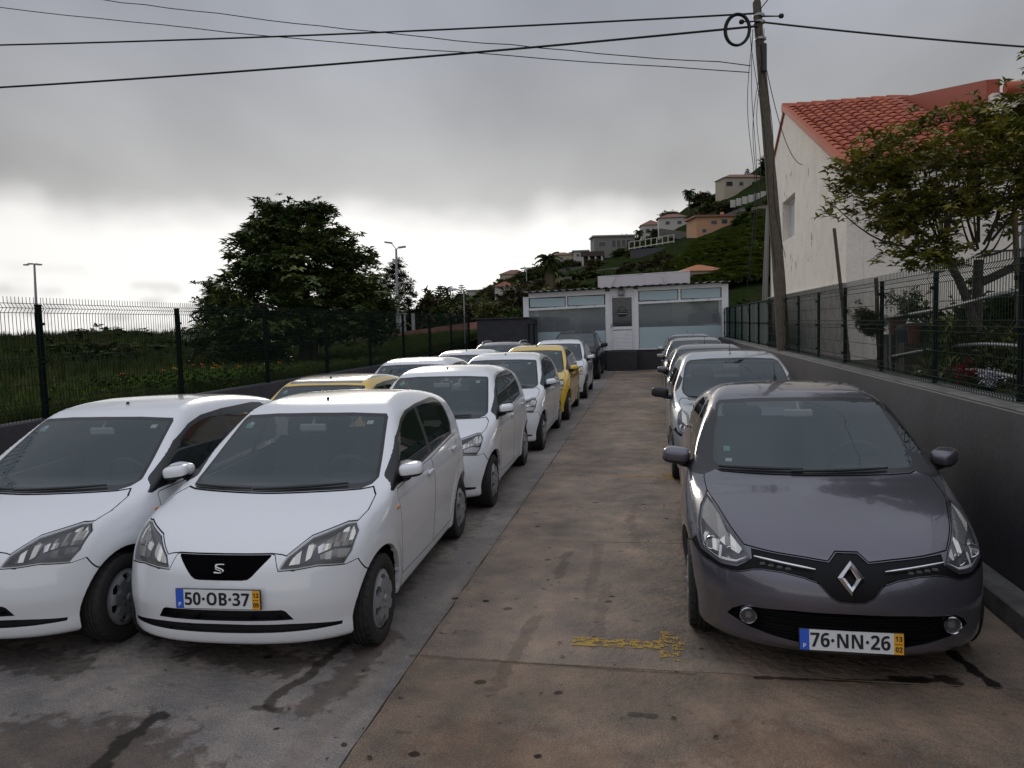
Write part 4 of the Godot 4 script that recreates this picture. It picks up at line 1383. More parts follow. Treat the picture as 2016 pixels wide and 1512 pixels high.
func build_fences():
	M.fence = mat(Color(.008, .020, .016), .7, 0, .2)
	M.post = mat(Color(.006, .009, .008), .75, 0, .15)
	var pt := MB.new()
	pt.bbox(Vector3(0, .64, 0), Vector3(.05, 1.30, .06), .006)
	pt.bbox(Vector3(0, 1.295, 0), Vector3(.056, .02, .066), .006)
	for k in 3: pt.box(Vector3(0, .25 + k * .42, .037), Vector3(.07, .03, .02))
	var pm := pt.mesh()
	var f := thing("wire_fence", Vector3(-6.7, 1.13, 0), "green welded wire fence on the low wall at the left side", "fence")
	var z0 := 2.6
	var pn := mesh_panel(2.5, 1.34, [.10, .58, 1.17])
	var zs := []
	for k in 13:
		var z := 2.65 - k * 2.535
		zs.append(z)
		obj("post", pm, M.post, f, Vector3(0, -.04, z)).rotation.y = PI / 2
		if k < 12:
			var o := obj("wire_panel", pn, M.fence, f, Vector3(.055, 0, z - 1.268))
			o.rotation.y = PI / 2; o.set_meta("kind", "stuff")
	f = thing("wire_fence", Vector3(2.66, 1.35, 0), "green welded wire fence on the dark wall at the right side, garden behind it", "fence")
	pn = mesh_panel(1.75, 1.12, [.03, .50, .95])
	pt = MB.new()
	pt.bbox(Vector3(0, .53, 0), Vector3(.036, 1.06, .042), .005)
	for k in 3: pt.box(Vector3(0, .15 + k * .38, .037), Vector3(.07, .03, .02))
	pm = pt.mesh()
	for k in 10:
		var z := -.95 - k * 1.76
		obj("post", pm, M.post, f, Vector3(0, 0, z)).rotation.y = -PI / 2
		var o := obj("wire_panel", pn, M.fence, f, Vector3(-.05, 0, z - .88))
		o.rotation.y = -PI / 2; o.set_meta("kind", "stuff")
	# dark green screen closing the far part
	f = thing("screened_fence", Vector3(2.70, 1.35, 0), "fence covered by dark green screen cloth between utility pole and office", "fence")
	var m := MB.new()
	var pz := []
	for k in 41: pz.append(Vector3(.012 * sin(k * 1.9) + .006 * sin(k * 4.1), 0, -18.6 - k * .285))
	for k in 40:
		m.quad(pz[k], pz[k + 1], pz[k + 1] + Vector3(0, 1.10, 0), pz[k] + Vector3(0, 1.10, 0), Vector3(-1, 0, 0))
		m.quad(pz[k] + Vector3(.01, 0, 0), pz[k + 1] + Vector3(.01, 0, 0), pz[k + 1] + Vector3(.01, 1.10, 0), pz[k] + Vector3(.01, 1.10, 0), Vector3(1, 0, 0))
	obj("screen_cloth", m.mesh(), tri_mat(mottled(95, Color(.012, .045, .034), Color(.008, .030, .024), 256, .02, .15, 1, .2), 1.2, .9), f)
	for k in 7: obj("post", pm, M.post, f, Vector3(-.04, 0, -18.6 - k * 1.9)).rotation.y = -PI / 2
	for y in [.03, .55, 1.08]:
		m = MB.new()
		m.tube([Vector3(-.02, y, -18.6), Vector3(-.02, y, -30)], [.012], 5)
		obj("rail", m.mesh(), M.post, f)

func wall_box(m: MB, x0: float, x1: float, y0: float, y1: float, z0: float, z1: float):
	m.box(Vector3((x0 + x1) * .5, (y0 + y1) * .5, (z0 + z1) * .5), Vector3(absf(x1 - x0), absf(y1 - y0), absf(z1 - z0)))
func part_box(nm: String, m: Material, parent: Node, x0: float, x1: float, y0: float, y1: float, z0: float, z1: float, r := .004) -> MeshInstance3D:
	var b := MB.new()
	b.bbox(Vector3((x0 + x1) * .5, (y0 + y1) * .5, (z0 + z1) * .5), Vector3(absf(x1 - x0), absf(y1 - y0), absf(z1 - z0)), r)
	return obj(nm, b.mesh(), m, parent)

func build_office():
	var alu := tri_mat(mottled(100, Color(.80, .80, .82), Color(.74, .74, .76), 256, .02, .1, 1, .03), .6, .4)
	var frost := mat(Color(.50, .64, .67), .3)
	frost.transparency = BaseMaterial3D.TRANSPARENCY_ALPHA; frost.albedo_color.a = .80
	var plinth := tri_mat(mottled(102, Color(.036, .036, .042), Color(.026, .026, .030), 512, .01, .1, 1, .12), .6, .7)
	var inner := mat(Color(.62, .62, .63), .8)
	var pane := glass_mat(Color(.30, .34, .36), .30); pane.metallic_specular = .35
	var zf := -30.0
	var o := thing("office_cabin", Vector3(-1.1, 0, zf), "white glazed office cabin on a dark plinth at the end of the lot", "building")
	var X := 1.1
	var P := func(nm: String, m: Material, x0: float, x1: float, y0: float, y1: float, z0: float, z1: float, par: Node = o): return part_box(nm, m, par, x0 + X, x1 + X, y0, y1, z0, z1)
	# plinth and floor
	P.call("plinth", plinth, -4.98, 2.80, 0.0, .93, -.02, -3.6)
	P.call("step", plinth, -1.75, -.60, 0.0, .90, -.01, .42)
	# white frame, piece by piece
	for q in [["corner_post", -5.0, -4.78, .935, 3.10], ["corner_post", 2.56, 2.80, .935, 3.33], ["upright", -1.79, -1.604, .935, 3.2], ["upright", -.706, -.53, .935, 3.25], ["mullion", -3.32, -3.26, 2.66, 3.07], ["mullion", .97, 1.05, 2.79, 3.2],
			["sill", -4.775, -1.795, .935, .985], ["sill", -.525, 2.555, .935, .985]]:
		P.call(q[0], alu, q[1], q[2], q[3], q[4], .012, -.14)
	# head band following the roof slope, and the slanted transoms
	for q in [["head_band", -4.775, -1.795, 3.05, 3.10, .10], ["head_band", -1.602, -.708, 3.015, 3.015, .10], ["head_band", -.525, 2.555, 3.18, 3.21, .10], ["transom", -4.775, -1.795, 2.56, 2.615, .09], ["transom", -.525, 2.555, 2.68, 2.73, .09]]:
		var m := MB.new()
		var top0: float = q[3] + q[5] if q[0] == "transom" else 3.235 + .018 * (q[1] + 5)
		var top1: float = q[4] + q[5] if q[0] == "transom" else 3.235 + .018 * (q[2] + 5)
		var f := func(v: Vector2, dd: float) -> Vector3: return Vector3(v.x + X, v.y, dd)
		m.prism(PackedVector2Array([Vector2(q[1], q[3]), Vector2(q[2], q[4]), Vector2(q[2], top1), Vector2(q[1], top0)]), f, -.13, .010 if q[0] == "head_band" else .02, Vector3(0, 0, 1))
		obj(q[0], m.mesh(), alu, o)
	# upper frosted lights, set in dark seals
	for q in [[-4.74, -3.34, 2.68, 3.02], [-3.24, -1.82, 2.70, 3.05], [-.50, .95, 2.80, 3.16], [1.07, 2.53, 2.82, 3.18]]:
		var w: MeshInstance3D = P.call("upper_window", M.trim, q[0], q[1], q[2], q[3] + .015, -.03, -.06)
		P.call("frosted_pane", frost, q[0] + .012, q[1] - .012, q[2] + .012, q[3] + .003, -.01, -.028, w)
	# big windows: clear glass above, frosted foil below
	for q in [[-4.775, -1.795, 1.70, 2.58], [-.525, 2.555, 1.79, 2.70]]:
		P.call("window_pane", pane, q[0], q[1], .99, q[3] + .06, -.055, -.06)
		P.call("frosted_band", frost, q[0] + .01, q[1] - .01, .995, q[2], -.035, -.05)
	for q in [-4.1, -3.75, -2.9, -2.2, .1, .6, 1.5, 2.1]:
		P.call("window_latch", M.trim, q - .015, q + .015, 2.655 if q < 0 else 2.765, 2.69 if q < 0 else 2.80, .022, .04)
	# door
	var d: MeshInstance3D = P.call("door", alu, -1.60, -1.53, .94, 3.01, .0, -.05)
	for q in [[-.78, -.71, .94, 3.01], [-1.525, -.785, 2.95, 3.01], [-1.525, -.785, 1.72, 1.84], [-1.525, -.785, .94, 1.02]]: P.call("door_rail", alu, q[0], q[1], q[2], q[3], .0, -.05, d)
	P.call("door_pane", glass_mat(Color(.03, .04, .05), .55), -1.525, -.785, 1.84, 2.95, -.02, -.026, d)
	for k in 13:
		var b := MB.new()
		b.bbox(Vector3(-1.155 + X, 1.05 + k * .0515, -.025), Vector3(.735, .056, .010), .002, Basis(Vector3.RIGHT, -.45))
		obj("louvre_slat", b.mesh(), alu, d)
	P.call("louvre_back", plinth, -1.525, -.785, 1.02, 1.72, -.052, -.06, d)
	var b := MB.new()
	b.tube([Vector3(-1.565 + X, 1.90, .0), Vector3(-1.565 + X, 1.90, .05), Vector3(-1.46 + X, 1.90, .055)], [.012], 6)
	b.bbox(Vector3(-1.565 + X, 1.88, .006), Vector3(.035, .16, .012), .004)
	obj("door_handle", b.mesh(), M.galv, d)
	# round emblem on the glass: car outline over a bowl shape
	var ink := mat(Color(.010, .010, .016), .6)
	b = MB.new()
	var fz := func(v: Vector2, dd: float) -> Vector3: return Vector3(v.x - 1.155 + X, v.y + 2.42, dd)
	var bowl := PackedVector2Array()
	for k in 25:
		var an := PI + PI * k / 24.0
		bowl.append(Vector2(cos(an) * .225, sin(an) * .20 - .02))
	b.prism(bowl, fz, -.019, -.014, Vector3(0, 0, 1))
	var cloud := []
	for k in 33:
		var t := k / 32.0
		var x := lerpf(-.185, .185, t)
		var y: float = .03 + .085 * smoothstep(0.0, .2, t) * smoothstep(1.0, .8, t) + .095 * exp(-pow((x + .0) / .075, 2.0))
		cloud.append(x); cloud.append(y)
	b.prism(strip(cloud, .026), fz, -.019, -.014, Vector3(0, 0, 1))
	b.prism(strip([-.185, .03, -.12, .015, -.06, .05, 0, .03, .06, .05, .12, .015, .185, .03], .024), fz, -.0188, -.0142, Vector3(0, 0, 1))
	obj("door_emblem", b.mesh(), ink, d)
	b = MB.new()
	b.prism(PackedVector2Array([Vector2(-.205, -.075), Vector2(.205, -.075), Vector2(.20, -.090), Vector2(-.20, -.090)]), fz, -.014, -.012, Vector3(0, 0, 1))
	obj("emblem_line", b.mesh(), inner, d)
	# walls behind, ceiling, furniture seen through the glass
	P.call("back_wall", inner, -4.9, 2.75, .935, 2.35, -3.4, -3.5)
	P.call("side_wall", alu, -4.99, -4.92, .935, 3.05, -.145, -3.5)
	P.call("side_wall", alu, 2.73, 2.79, .935, 3.05, -.145, -3.5)
	P.call("ceiling", inner, -4.9, 2.72, 3.01, 3.04, -.145, -3.4)
	P.call("partition", mat(Color(.10, .10, .11), .8), -.50, .78, .935, 3.0, -1.6, -1.7)
	P.call("partition", mat(Color(.30, .31, .33), .7), -3.1, -2.95, .935, 3.0, -1.2, -1.3)
	P.call("partition", mat(Color(.11, .115, .13), .7), -2.9, -2.1, .935, 3.0, -2.0, -2.1)
	P.call("cupboard", mat(Color(.40, .42, .44), .6), -4.0, -3.0, .94, 2.15, -2.2, -2.7)
	P.call("counter", mat(Color(.62, .62, .62), .5), 1.95, 2.7, 1.80, 1.86, -.4, -.9)
	P.call("coffee_machine", M.plastic, 2.22, 2.42, 1.865, 2.25, -.5, -.75)
	P.call("monitor", M.plastic, -4.35, -3.85, 2.05, 2.45, -1.0, -1.05)
	P.call("desk", mat(Color(.45, .45, .45), .5), -4.3, -2.4, 1.60, 1.65, -.6, -1.3)
	P.call("office_chair", M.plastic, .25, .70, 1.60, 2.0, -1.0, -1.1)
	P.call("desk", mat(Color(.45, .45, .45), .5), -.4, .7, 1.66, 1.71, -.5, -1.2)
	# lamp over the door
	var lm: MeshInstance3D = P.call("wall_lamp", M.galv, -1.30, -1.04, 3.02, 3.30, .10, .012)
	b = MB.new()
	b.bbox(Vector3(-1.17 + X, 3.13, .12), Vector3(.22, .20, .07), .03)
	obj("lamp_glass", b.mesh(), mat(Color(.30, .31, .31), .3), lm)
	for k in 5: P.call("lamp_grid", M.trim, -1.27 + k * .05, -1.262 + k * .05, 3.03, 3.24, .158, .164, lm)
	P.call("lamp_bracket", M.trim, -1.26, -1.08, 3.24, 3.29, .10, .17, lm)
	# corrugated roof sheet
	b = MB.new()
	var n := 27 * 8
	for i in n:
		var x0 := -5.05 + 7.92 * i / n
		var x1 := -5.05 + 7.92 * (i + 1) / n
		var f0 := 3.285 + .018 * (x0 + 5) + .028 * sin(TAU * 27.0 * i / n)
		var f1 := 3.285 + .018 * (x1 + 5) + .028 * sin(TAU * 27.0 * (i + 1) / n)
		b.quad(Vector3(x0 + X, f0, .25), Vector3(x1 + X, f1, .25), Vector3(x1 + X, f1 + .14, -3.8), Vector3(x0 + X, f0 + .14, -3.8), Vector3.UP)
		b.quad(Vector3(x0 + X, f0 - .012, .25), Vector3(x1 + X, f1 - .012, .25), Vector3(x1 + X, f1 + .128, -3.8), Vector3(x0 + X, f0 + .128, -3.8), Vector3.DOWN)
		b.quad(Vector3(x0 + X, f0, .25), Vector3(x1 + X, f1, .25), Vector3(x1 + X, f1 - .012, .25), Vector3(x0 + X, f0 - .012, .25), Vector3(0, 0, 1))
	obj("roof_sheet", b.mesh(), mat(Color(.055, .05, .05), .6), o)
	# plain white board on the roof
	var sg := thing("roof_board", Vector3(-.35, 3.35, -30.4), "blank white panelled board standing on the office roof", "board")
	var wt := mat(Color(.62, .58, .60), .6)
	for k in 4: part_box("board_panel", wt, sg, -1.72 + k * .87, -1.72 + k * .87 + .862, .02 + .022 * k, .44 + .022 * k, 0, -.03)
	for k in 5: part_box("board_post", wt, sg, -1.735 + k * .87, -1.705 + k * .87, -.12, .47 + .022 * k, .015, -.02)
	b = MB.new()
	for q in [[-1.3, -.05, -1.05, .42], [.75, .42, .85, .05]]: b.tube([Vector3(q[0], q[1], .05), Vector3(q[2], q[3], .04)], [.02], 5)
	obj("board_strut", b.mesh(), wt, sg)
	b = MB.new()
	b.tube([Vector3(-1.74, .45, -.01), Vector3(1.76, .535, -.01)], [.018], 5)
	obj("board_rail", b.mesh(), wt, sg)
	# dark shed beside the office
	var sh := thing("shed", Vector3(-5.33, 0, -28.5), "dark grey rendered shed left of the office cabin", "shed")
	var Q := 5.33
	part_box("front_wall", plinth, sh, -6.2 + Q, -4.45 + Q, 0, 2.24, 1.5, 1.40)
	part_box("side_wall", plinth, sh, -4.55 + Q, -4.45 + Q, 0, 2.22, 1.395, -1.45)
	part_box("side_wall", plinth, sh, -6.2 + Q, -6.1 + Q, 0, 2.24, 1.395, -1.45)
	part_box("shed_roof", plinth, sh, -6.25 + Q, -4.40 + Q, 2.245, 2.29, 1.56, -1.48)
	for z in [.75, -.45]:
		var dd := part_box("shed_door", mat(Color(.03, .03, .034), .6), sh, -4.449 + Q, -4.42 + Q, .1, 2.0, z, z - .85)
		part_box("door_frame", M.dark, dd, -4.449 + Q, -4.41 + Q, .1, 2.04, z + .05, z + .002); part_box("door_frame", M.dark, dd, -4.449 + Q, -4.41 + Q, 2.003, 2.05, z, z - .85)

func build_house():
	var cream := tri_mat(mottled(110, Color(.82, .755, .67), Color(.74, .675, .59), 1024, .006, .05, .9, .04), .22, .9, ntex(111, 512, .08, 3, 2.0), .1)
	var h := thing("cream_house", Vector3(5, 1.2, -19), "cream house with red tiled roof and flaking paint, behind the right fence", "house")
	var O := Vector3(5, 1.2, -19)
	# gable wall towards the lot, in the plane x = 3.5
	var m := MB.new()
	var gable := P2([-15.1, 0.0, -15.1, 4.75, -21.66, 7.45, -24.3, 6.2, -24.3, 0.0])
	var win := P2([-20.25, 4.05, -20.25, 5.1, -22.15, 5.1, -22.15, 4.05])
	# wall in strips round the window opening
	var fx := func(v: Vector2, dd: float) -> Vector3: return Vector3(dd, v.y, v.x) - O
	for piece in Geometry2D.clip_polygons(gable, P2([-20.25, -1, -20.25, 9, -22.15, 9, -22.15, -1])): m.prism(piece, fx, 3.8, 3.5, Vector3(-1, 0, 0))
	for piece in Geometry2D.intersect_polygons(gable, P2([-20.2505, -1, -20.2505, 4.05, -22.1495, 4.05, -22.1495, -1])): m.prism(piece, fx, 3.8, 3.5, Vector3(-1, 0, 0))
	for piece in Geometry2D.intersect_polygons(gable, P2([-20.2505, 5.1, -20.2505, 9, -22.1495, 9, -22.1495, 5.1])): m.prism(piece, fx, 3.8, 3.5, Vector3(-1, 0, 0))
	obj("gable_wall", m.mesh(), cream, h)
	var wf := mat(Color(.68, .68, .68), .4)
	var w := part_box("window", wf, h, 3.66 - O.x, 3.72 - O.x, 4.05 - O.y, 4.12 - O.y, -20.26 - O.z, -22.14 - O.z)
	for q in [[5.03, 5.1, -20.26, -22.14], [4.12, 5.03, -20.26, -20.33], [4.12, 5.03, -22.07, -22.14], [4.12, 5.03, -21.16, -21.24]]: part_box("frame", wf, w, 3.66 - O.x, 3.72 - O.x, q[0] - O.y, q[1] - O.y, q[2] - O.z, q[3] - O.z)
	for q in [[-20.335, -21.155], [-21.245, -22.065]]: part_box("pane", mat(Color(.55, .57, .58), .08), w, 3.69 - O.x, 3.70 - O.x, 4.12 - O.y, 5.03 - O.y, q[0] - O.z, q[1] - O.z, .001)
	# front wall and inner mass
	m = MB.new()
	wall_box(m, 3.803 - O.x, 6.4 - O.x, 0 - O.y, 4.72 - O.y, -15.1 - O.z, -15.4 - O.z)
	obj("front_wall", m.mesh(), cream, h)
	m = MB.new()
	wall_box(m, 3.803 - O.x, 9.0 - O.x, 0 - O.y, 4.6 - O.y, -24.0 - O.z, -24.3 - O.z)
	obj("rear_wall", m.mesh(), cream, h)
	part_box("wall_band", tri_mat(mottled(112, Color(.44, .42, .39), Color(.32, .30, .28), 512, .01, .06, 1, .1), .5, .9), h, 3.40 - O.x, 3.497 - O.x, 1.0 - O.y, 2.62 - O.y, -15.05 - O.z, -24.3 - O.z)
	# roof: board under the tiles, barrel tiles one by one, ridge caps
	var tile_a := mat(Color(.42, .105, .05), .75)
	var tile_b := mat(Color(.36, .088, .045), .75)
	var tile_c := mat(Color(.47, .13, .062), .75)
	var sl := Vector3(0, 7.50 - 4.70, -21.66 + 14.95)
	var len := sl.length()
	var up := sl / len
	var nn := Vector3(0, -up.z, up.y).normalized()
	if nn.y < 0: nn = -nn
	m = MB.new()
	var e0 := Vector3(3.45, 4.70, -14.95) - O
	m.quad(e0, e0 + Vector3(2.9, 0, 0), e0 + Vector3(2.9, 0, 0) + sl, e0 + sl, nn)
	m.quad(e0 - nn * .08, e0 + Vector3(2.9, 0, 0) - nn * .08, e0 + Vector3(2.9, 0, 0) + sl - nn * .08, e0 + sl - nn * .08, -nn)
	m.quad(e0, e0 + Vector3(2.9, 0, 0), e0 + Vector3(2.9, 0, 0) - nn * .08, e0 - nn * .08, Vector3(0, 0, 1))
	m.quad(e0, e0 + sl, e0 + sl - nn * .08, e0 - nn * .08, Vector3(-1, 0, 0))
	var roof := obj("roof", m.mesh(), tile_b, h)
	# back slope
	m = MB.new()
	var e1 := Vector3(3.45, 7.50, -21.66) - O
	var bs := Vector3(0, -1.35, -2.85)
	m.quad(e1, e1 + Vector3(5, 0, 0), e1 + Vector3(5, 0, 0) + bs, e1 + bs, Vector3(0, 1, -.5))
	m.quad(e1 + Vector3(0, -.08, 0), e1 + Vector3(5, -.08, 0), e1 + Vector3(5, -.08, 0) + bs, e1 + bs + Vector3(0, -.08, 0), Vector3(0, -1, .5))
	m.quad(e1, e1 + bs, e1 + bs + Vector3(0, -.08, 0), e1 + Vector3(0, -.08, 0), Vector3(-1, 0, 0))
	obj("rear_roof", m.mesh(), tile_b, h)
	var tl := .40
	var tw := .235
	var tm := MB.new()
	for k in 5:
		var a0 := PI * k / 5.0
		var a1 := PI * (k + 1) / 5.0
		var f := func(a: float, t: float, r: float) -> Vector3: return Vector3(-cos(a) * r, sin(a) * r * .62, 0) + Vector3(0, lerpf(.020, .0, t), -t * (tl + .05))
		var r0 := tw * .52
		var r1 := tw * .44
		var n0 := Vector3(-cos(a0), sin(a0), 0)
		var n1 := Vector3(-cos(a1), sin(a1), 0)
		tm.tri(f.call(a0, 0, r0), f.call(a1, 0, r0), f.call(a1, 1, r1), n0, n1, n1); tm.tri(f.call(a0, 0, r0), f.call(a1, 1, r1), f.call(a0, 1, r1), n0, n1, n0)
		tm.quad(f.call(a0, 0, r0), f.call(a1, 0, r0), f.call(a1, 0, r0 * .84), f.call(a0, 0, r0 * .84), Vector3(0, 0, 1))
	var tmesh := tm.mesh()
	var rng := RandomNumberGenerator.new()
	rng.seed = 4
	var rb := Basis(Vector3.RIGHT, nn, -up)
	for i in 12:
		for j in 18:
			var p := e0 + Vector3(.14 + i * tw, 0, 0) + up * (j * tl - .03) + nn * .01
			var o := obj("roof_tile", tmesh, [tile_a, tile_a, tile_b, tile_c][rng.randi() % 4], roof)
			o.transform = Transform3D(rb * Basis(Vector3.UP, rng.randf_range(-.03, .03)), p + nn * rng.randf_range(0, .006))
	for k in 8:
		m = MB.new()
		m.tube([Vector3(3.42 + k * .365, 7.50, -21.66) - O, Vector3(3.42 + (k + 1) * .365 + .05, 7.49, -21.66) - O], [.125, .105], 12)
		obj("ridge_tile", m.mesh(), [tile_a, tile_b][k % 2], roof)
	# verge along the gable edge
	m = MB.new()
	m.prism(PackedVector2Array([Vector2(-.02, 0), Vector2(len + .02, 0), Vector2(len + .02, .13), Vector2(-.02, .13)]), func(v, dd): return e0 + up * v.x + nn * (v.y - .05) + Vector3(dd, 0, 0), -.05, .06, Vector3(1, 0, 0))
	obj("roof_verge", m.mesh(), tile_a, roof)
	# red sloping parapet between the two volumes
	m = MB.new()
	var fp := func(v: Vector2, dd: float) -> Vector3: return Vector3(dd, v.y, v.x) - O
	m.prism(P2([-21.9, 7.58, -16.2, 6.35, -16.2, 4.9, -21.9, 7.2]), fp, 6.45, 6.22, Vector3(-1, 0, 0))
	obj("parapet", m.mesh(), mat(Color(.32, .08, .048), .85), h)
	m = MB.new()
	m.prism(P2([-21.7, 7.60, -16.0, 5.22, -16.0, 5.12, -21.7, 7.5]), fp, 6.5, 5.98, Vector3(-1, 0, 0))
	obj("flashing", m.mesh(), mat(Color(.33, .10, .068), .8), h)
	# taller cream volume at the right, with its own tile edge, window and balcony
	m = MB.new()
	wall_box(m, 6.25 - O.x, 13 - O.x, 0 - O.y, 6.05 - O.y, -16.0 - O.z, -24 - O.z)
	obj("side_wing", m.mesh(), cream, h)
	for k in 14:
		m = MB.new()
		m.tube([Vector3(6.42 + k * .38, 6.10 + .004 * (k % 3), -15.9) - O, Vector3(6.82 + k * .38, 6.10, -15.9) - O], [.11, .09], 10)
		obj("ridge_tile", m.mesh(), [tile_a, tile_c][k % 2], roof)
	m = MB.new()
	wall_box(m, 7.0 - O.x, 13 - O.x, 5.55 - O.y, 5.75 - O.y, -15.0 - O.z, -16 - O.z)
	obj("eave_slab", m.mesh(), cream, h)
	part_box("side_window", mat(Color(.06, .07, .08), .1), h, 6.75 - O.x, 7.9 - O.x, 2.2 - O.y, 4.5 - O.y, -15.985 - O.z, -15.95 - O.z)
	for y in [3.05, 3.5]: part_box("window_bar", M.trim, h, 5.7 - O.x, 8.4 - O.x, y - O.y, y + .035 - O.y, -14.9 - O.z, -14.93 - O.z)
	# lean-to struts at the far corner
	m = MB.new()
	for q in [[-24.4, 1.2, -24.4, 5.2], [-25.2, 1.2, -24.5, 5.3]]: m.tube([Vector3(3.35, q[1], q[0]) - O, Vector3(3.45, q[3], q[2]) - O], [.05], 6)
	for k in 4: m.tube([Vector3(3.42, 1.6 + k * .9, -24.42) - O, Vector3(3.42, 1.6 + k * .9, -25.1 + k * .17) - O], [.03], 5)
	obj("lean_to_frame", m.mesh(), mat(Color(.22, .21, .2), .7), h)
	# flakes where the paint has come off
	var fl := mat(Color(.16, .145, .13), .95)
	for k in 26:
		m = MB.new()
		var c := Vector2(rng.randf_range(-23.6, -15.6), rng.randf_range(1.9, 5.6))
		if k > 15: c = Vector2(rng.randf_range(-22.0, -20.0), rng.randf_range(3.2, 3.95) if k % 2 else rng.randf_range(5.0, 5.7))
		if c.y > 5.9 - (c.x + 15.1) * -.35 and false: continue
		var pg := PackedVector2Array()
		var rr := rng.randf_range(.02, .075)
		for t in 9: pg.append(c + Vector2(cos(TAU * t / 9) * rr * .55, sin(TAU * t / 9) * rr * 1.7) * rng.randf_range(.45, 1.2))
		m.poly(pg, func(v): return Vector3(3.497, v.y, v.x) - O, Vector3(-1, 0, 0))
		obj("paint_flake", m.mesh(), fl, h)

func cable(nm: String, a: Vector3, b: Vector3, sag: float, r: float, label: String, wob := 0.0):
	var pts := []
	var nz := noise(7, 1.0, 2)
	for k in 41:
		var t := k / 40.0
		var p := a.lerp(b, t) - Vector3(0, sag * 4.0 * t * (1 - t), 0)
		p += Vector3(0, nz.get_noise_1d(t * 40.0 + a.y * 9.0) * wob, 0)
		pts.append(p)
	var m := MB.new()
	m.tube(pts, [r], 5)
	tag(obj(nm, m.mesh(), M.cable), label, "cable")

func build_pole():
	M.cable = mat(Color(.006, .006, .007), .6)
	var wood := tri_mat(mottled(120, Color(.14, .115, .085), Color(.075, .062, .048), 512, .02, .2, 1, .25), 1.3, .9, ntex(121, 512, .1, 3, 6.0), 1.0)
	wood.uv1_scale = Vector3(3, .5, 3)
	var p := thing("utility_pole", Vector3(2.62, 1.2, -16.3), "weathered wooden utility pole leaning left beside the right fence", "pole")
	var m := MB.new()
	var pts := []
	var rad := []
	for k in 24:
		var t := k / 23.0
		pts.append(Vector3(lerpf(0, -.50, t) + .02 * sin(t * 5.0), lerpf(-.3, 7.0, t), 0)); rad.append(lerpf(.132, .078, t) + .003 * sin(k * 2.3))
	pts.append(Vector3(-.505, 7.06, 0)); rad.append(.05)
	m.tube(pts, rad, 14)
	obj("shaft", m.mesh(), wood, p)
	for y in [6.75, 6.62, 6.30]:
		m = MB.new()
		m.lathe([Vector2(-.02, .10), Vector2(-.02, .112), Vector2(.02, .112), Vector2(.02, .10)], Vector3(-.50 * (y + .3) / 7.3, y, 0), Vector3.UP, 14)
		obj("clamp_band", m.mesh(), M.galv, p)
	for q in [[-.47, 6.70, .0, .34, 6.66], [-.47, 6.60, 0, -.30, 6.62]]:
		m = MB.new()
		m.tube([Vector3(q[0], q[1], .1), Vector3(q[0] + q[3], q[4], .12)], [.018, .012], 6)
		m.lathe([Vector2(0, .02), Vector2(.03, .045), Vector2(.08, .045), Vector2(.10, .02)], Vector3(q[0] + q[3], q[4], .12), Vector3(signf(q[3]), 0, 0), 10)
		obj("insulator", m.mesh(), M.cable, p)
	m = MB.new()
	m.bbox(Vector3(-.40, 5.9, .12), Vector3(.10, .55, .07), .02)
	obj("junction_box", m.mesh(), M.plastic, p)
	# loose wires down the shaft
	var rng := RandomNumberGenerator.new()
	rng.seed = 3
	for k in 6:
		m = MB.new()
		pts = []
		var x0 := rng.randf_range(-.62, -.50)
		for t in 18:
			var s := t / 17.0
			pts.append(Vector3(lerpf(x0, -.52 - k * .06 if k < 4 else -.02, s) + .05 * sin(s * 9.0 + k) + .10 * sin(s * 3.1 + k * 2.0) * (1 - s), lerpf(6.45, [3.4, 2.2, 1.6, .9, 2.0, .4][k], s), .12 + .03 * sin(k + s * 7)))
		m.tube(pts, [.006], 4)
		obj("loose_wire", m.mesh(), M.cable, p)
	# coil of spare cable
	m = MB.new()
	for j in 5:
		pts = []
		for k in 37:
			var an := TAU * k / 36
			pts.append(Vector3(cos(an) * (.205 + .012 * j) + .01 * sin(j * 3.0), sin(an) * (.275 + .010 * j), .02 * (j % 3)))
		m.tube(pts, [.012], 5, false)
	tag(obj("cable_coil", m.mesh(), M.cable, self, Vector3(1.72, 7.68, -16.2)), "black coil of spare cable hung left of the pole top", "cable coil")
	cable("overhead_cable", Vector3(2.10, 7.98, -16.25), Vector3(-34, 10.65, -16.3), .30, .020, "upper thick black cable from the pole to the left picture edge")
	cable("overhead_cable", Vector3(2.10, 7.72, -16.2), Vector3(-34, 8.95, -16.2), .35, .024, "lower thick black cable from the pole to the left picture edge")
	cable("overhead_cable", Vector3(1.98, 7.02, -16.3), Vector3(-22, 12.05, -16.3), .30, .010, "upper thin wire rising leftwards from below the pole top", .03)
	cable("overhead_cable", Vector3(1.96, 6.88, -16.3), Vector3(-30, 13.2, -16.3), .42, .010, "lower thin wire rising leftwards from below the pole top", .03)
	cable("overhead_cable", Vector3(2.20, 7.78, -16.2), Vector3(22, 5.3, -16.0), .45, .020, "thick black cable running right from the pole top over the red roof")
	cable("house_wire", Vector3(2.18, 7.35, -16.2), Vector3(3.48, 5.55, -19.2), .55, .008, "thin wire drooping from the pole to the cream gable wall")
	cable("overhead_cable", Vector3(2.16, 8.05, -16.25), Vector3(6.0, 11.3, -9.0), .1, .010, "short thin wire going up right from the pole tip")

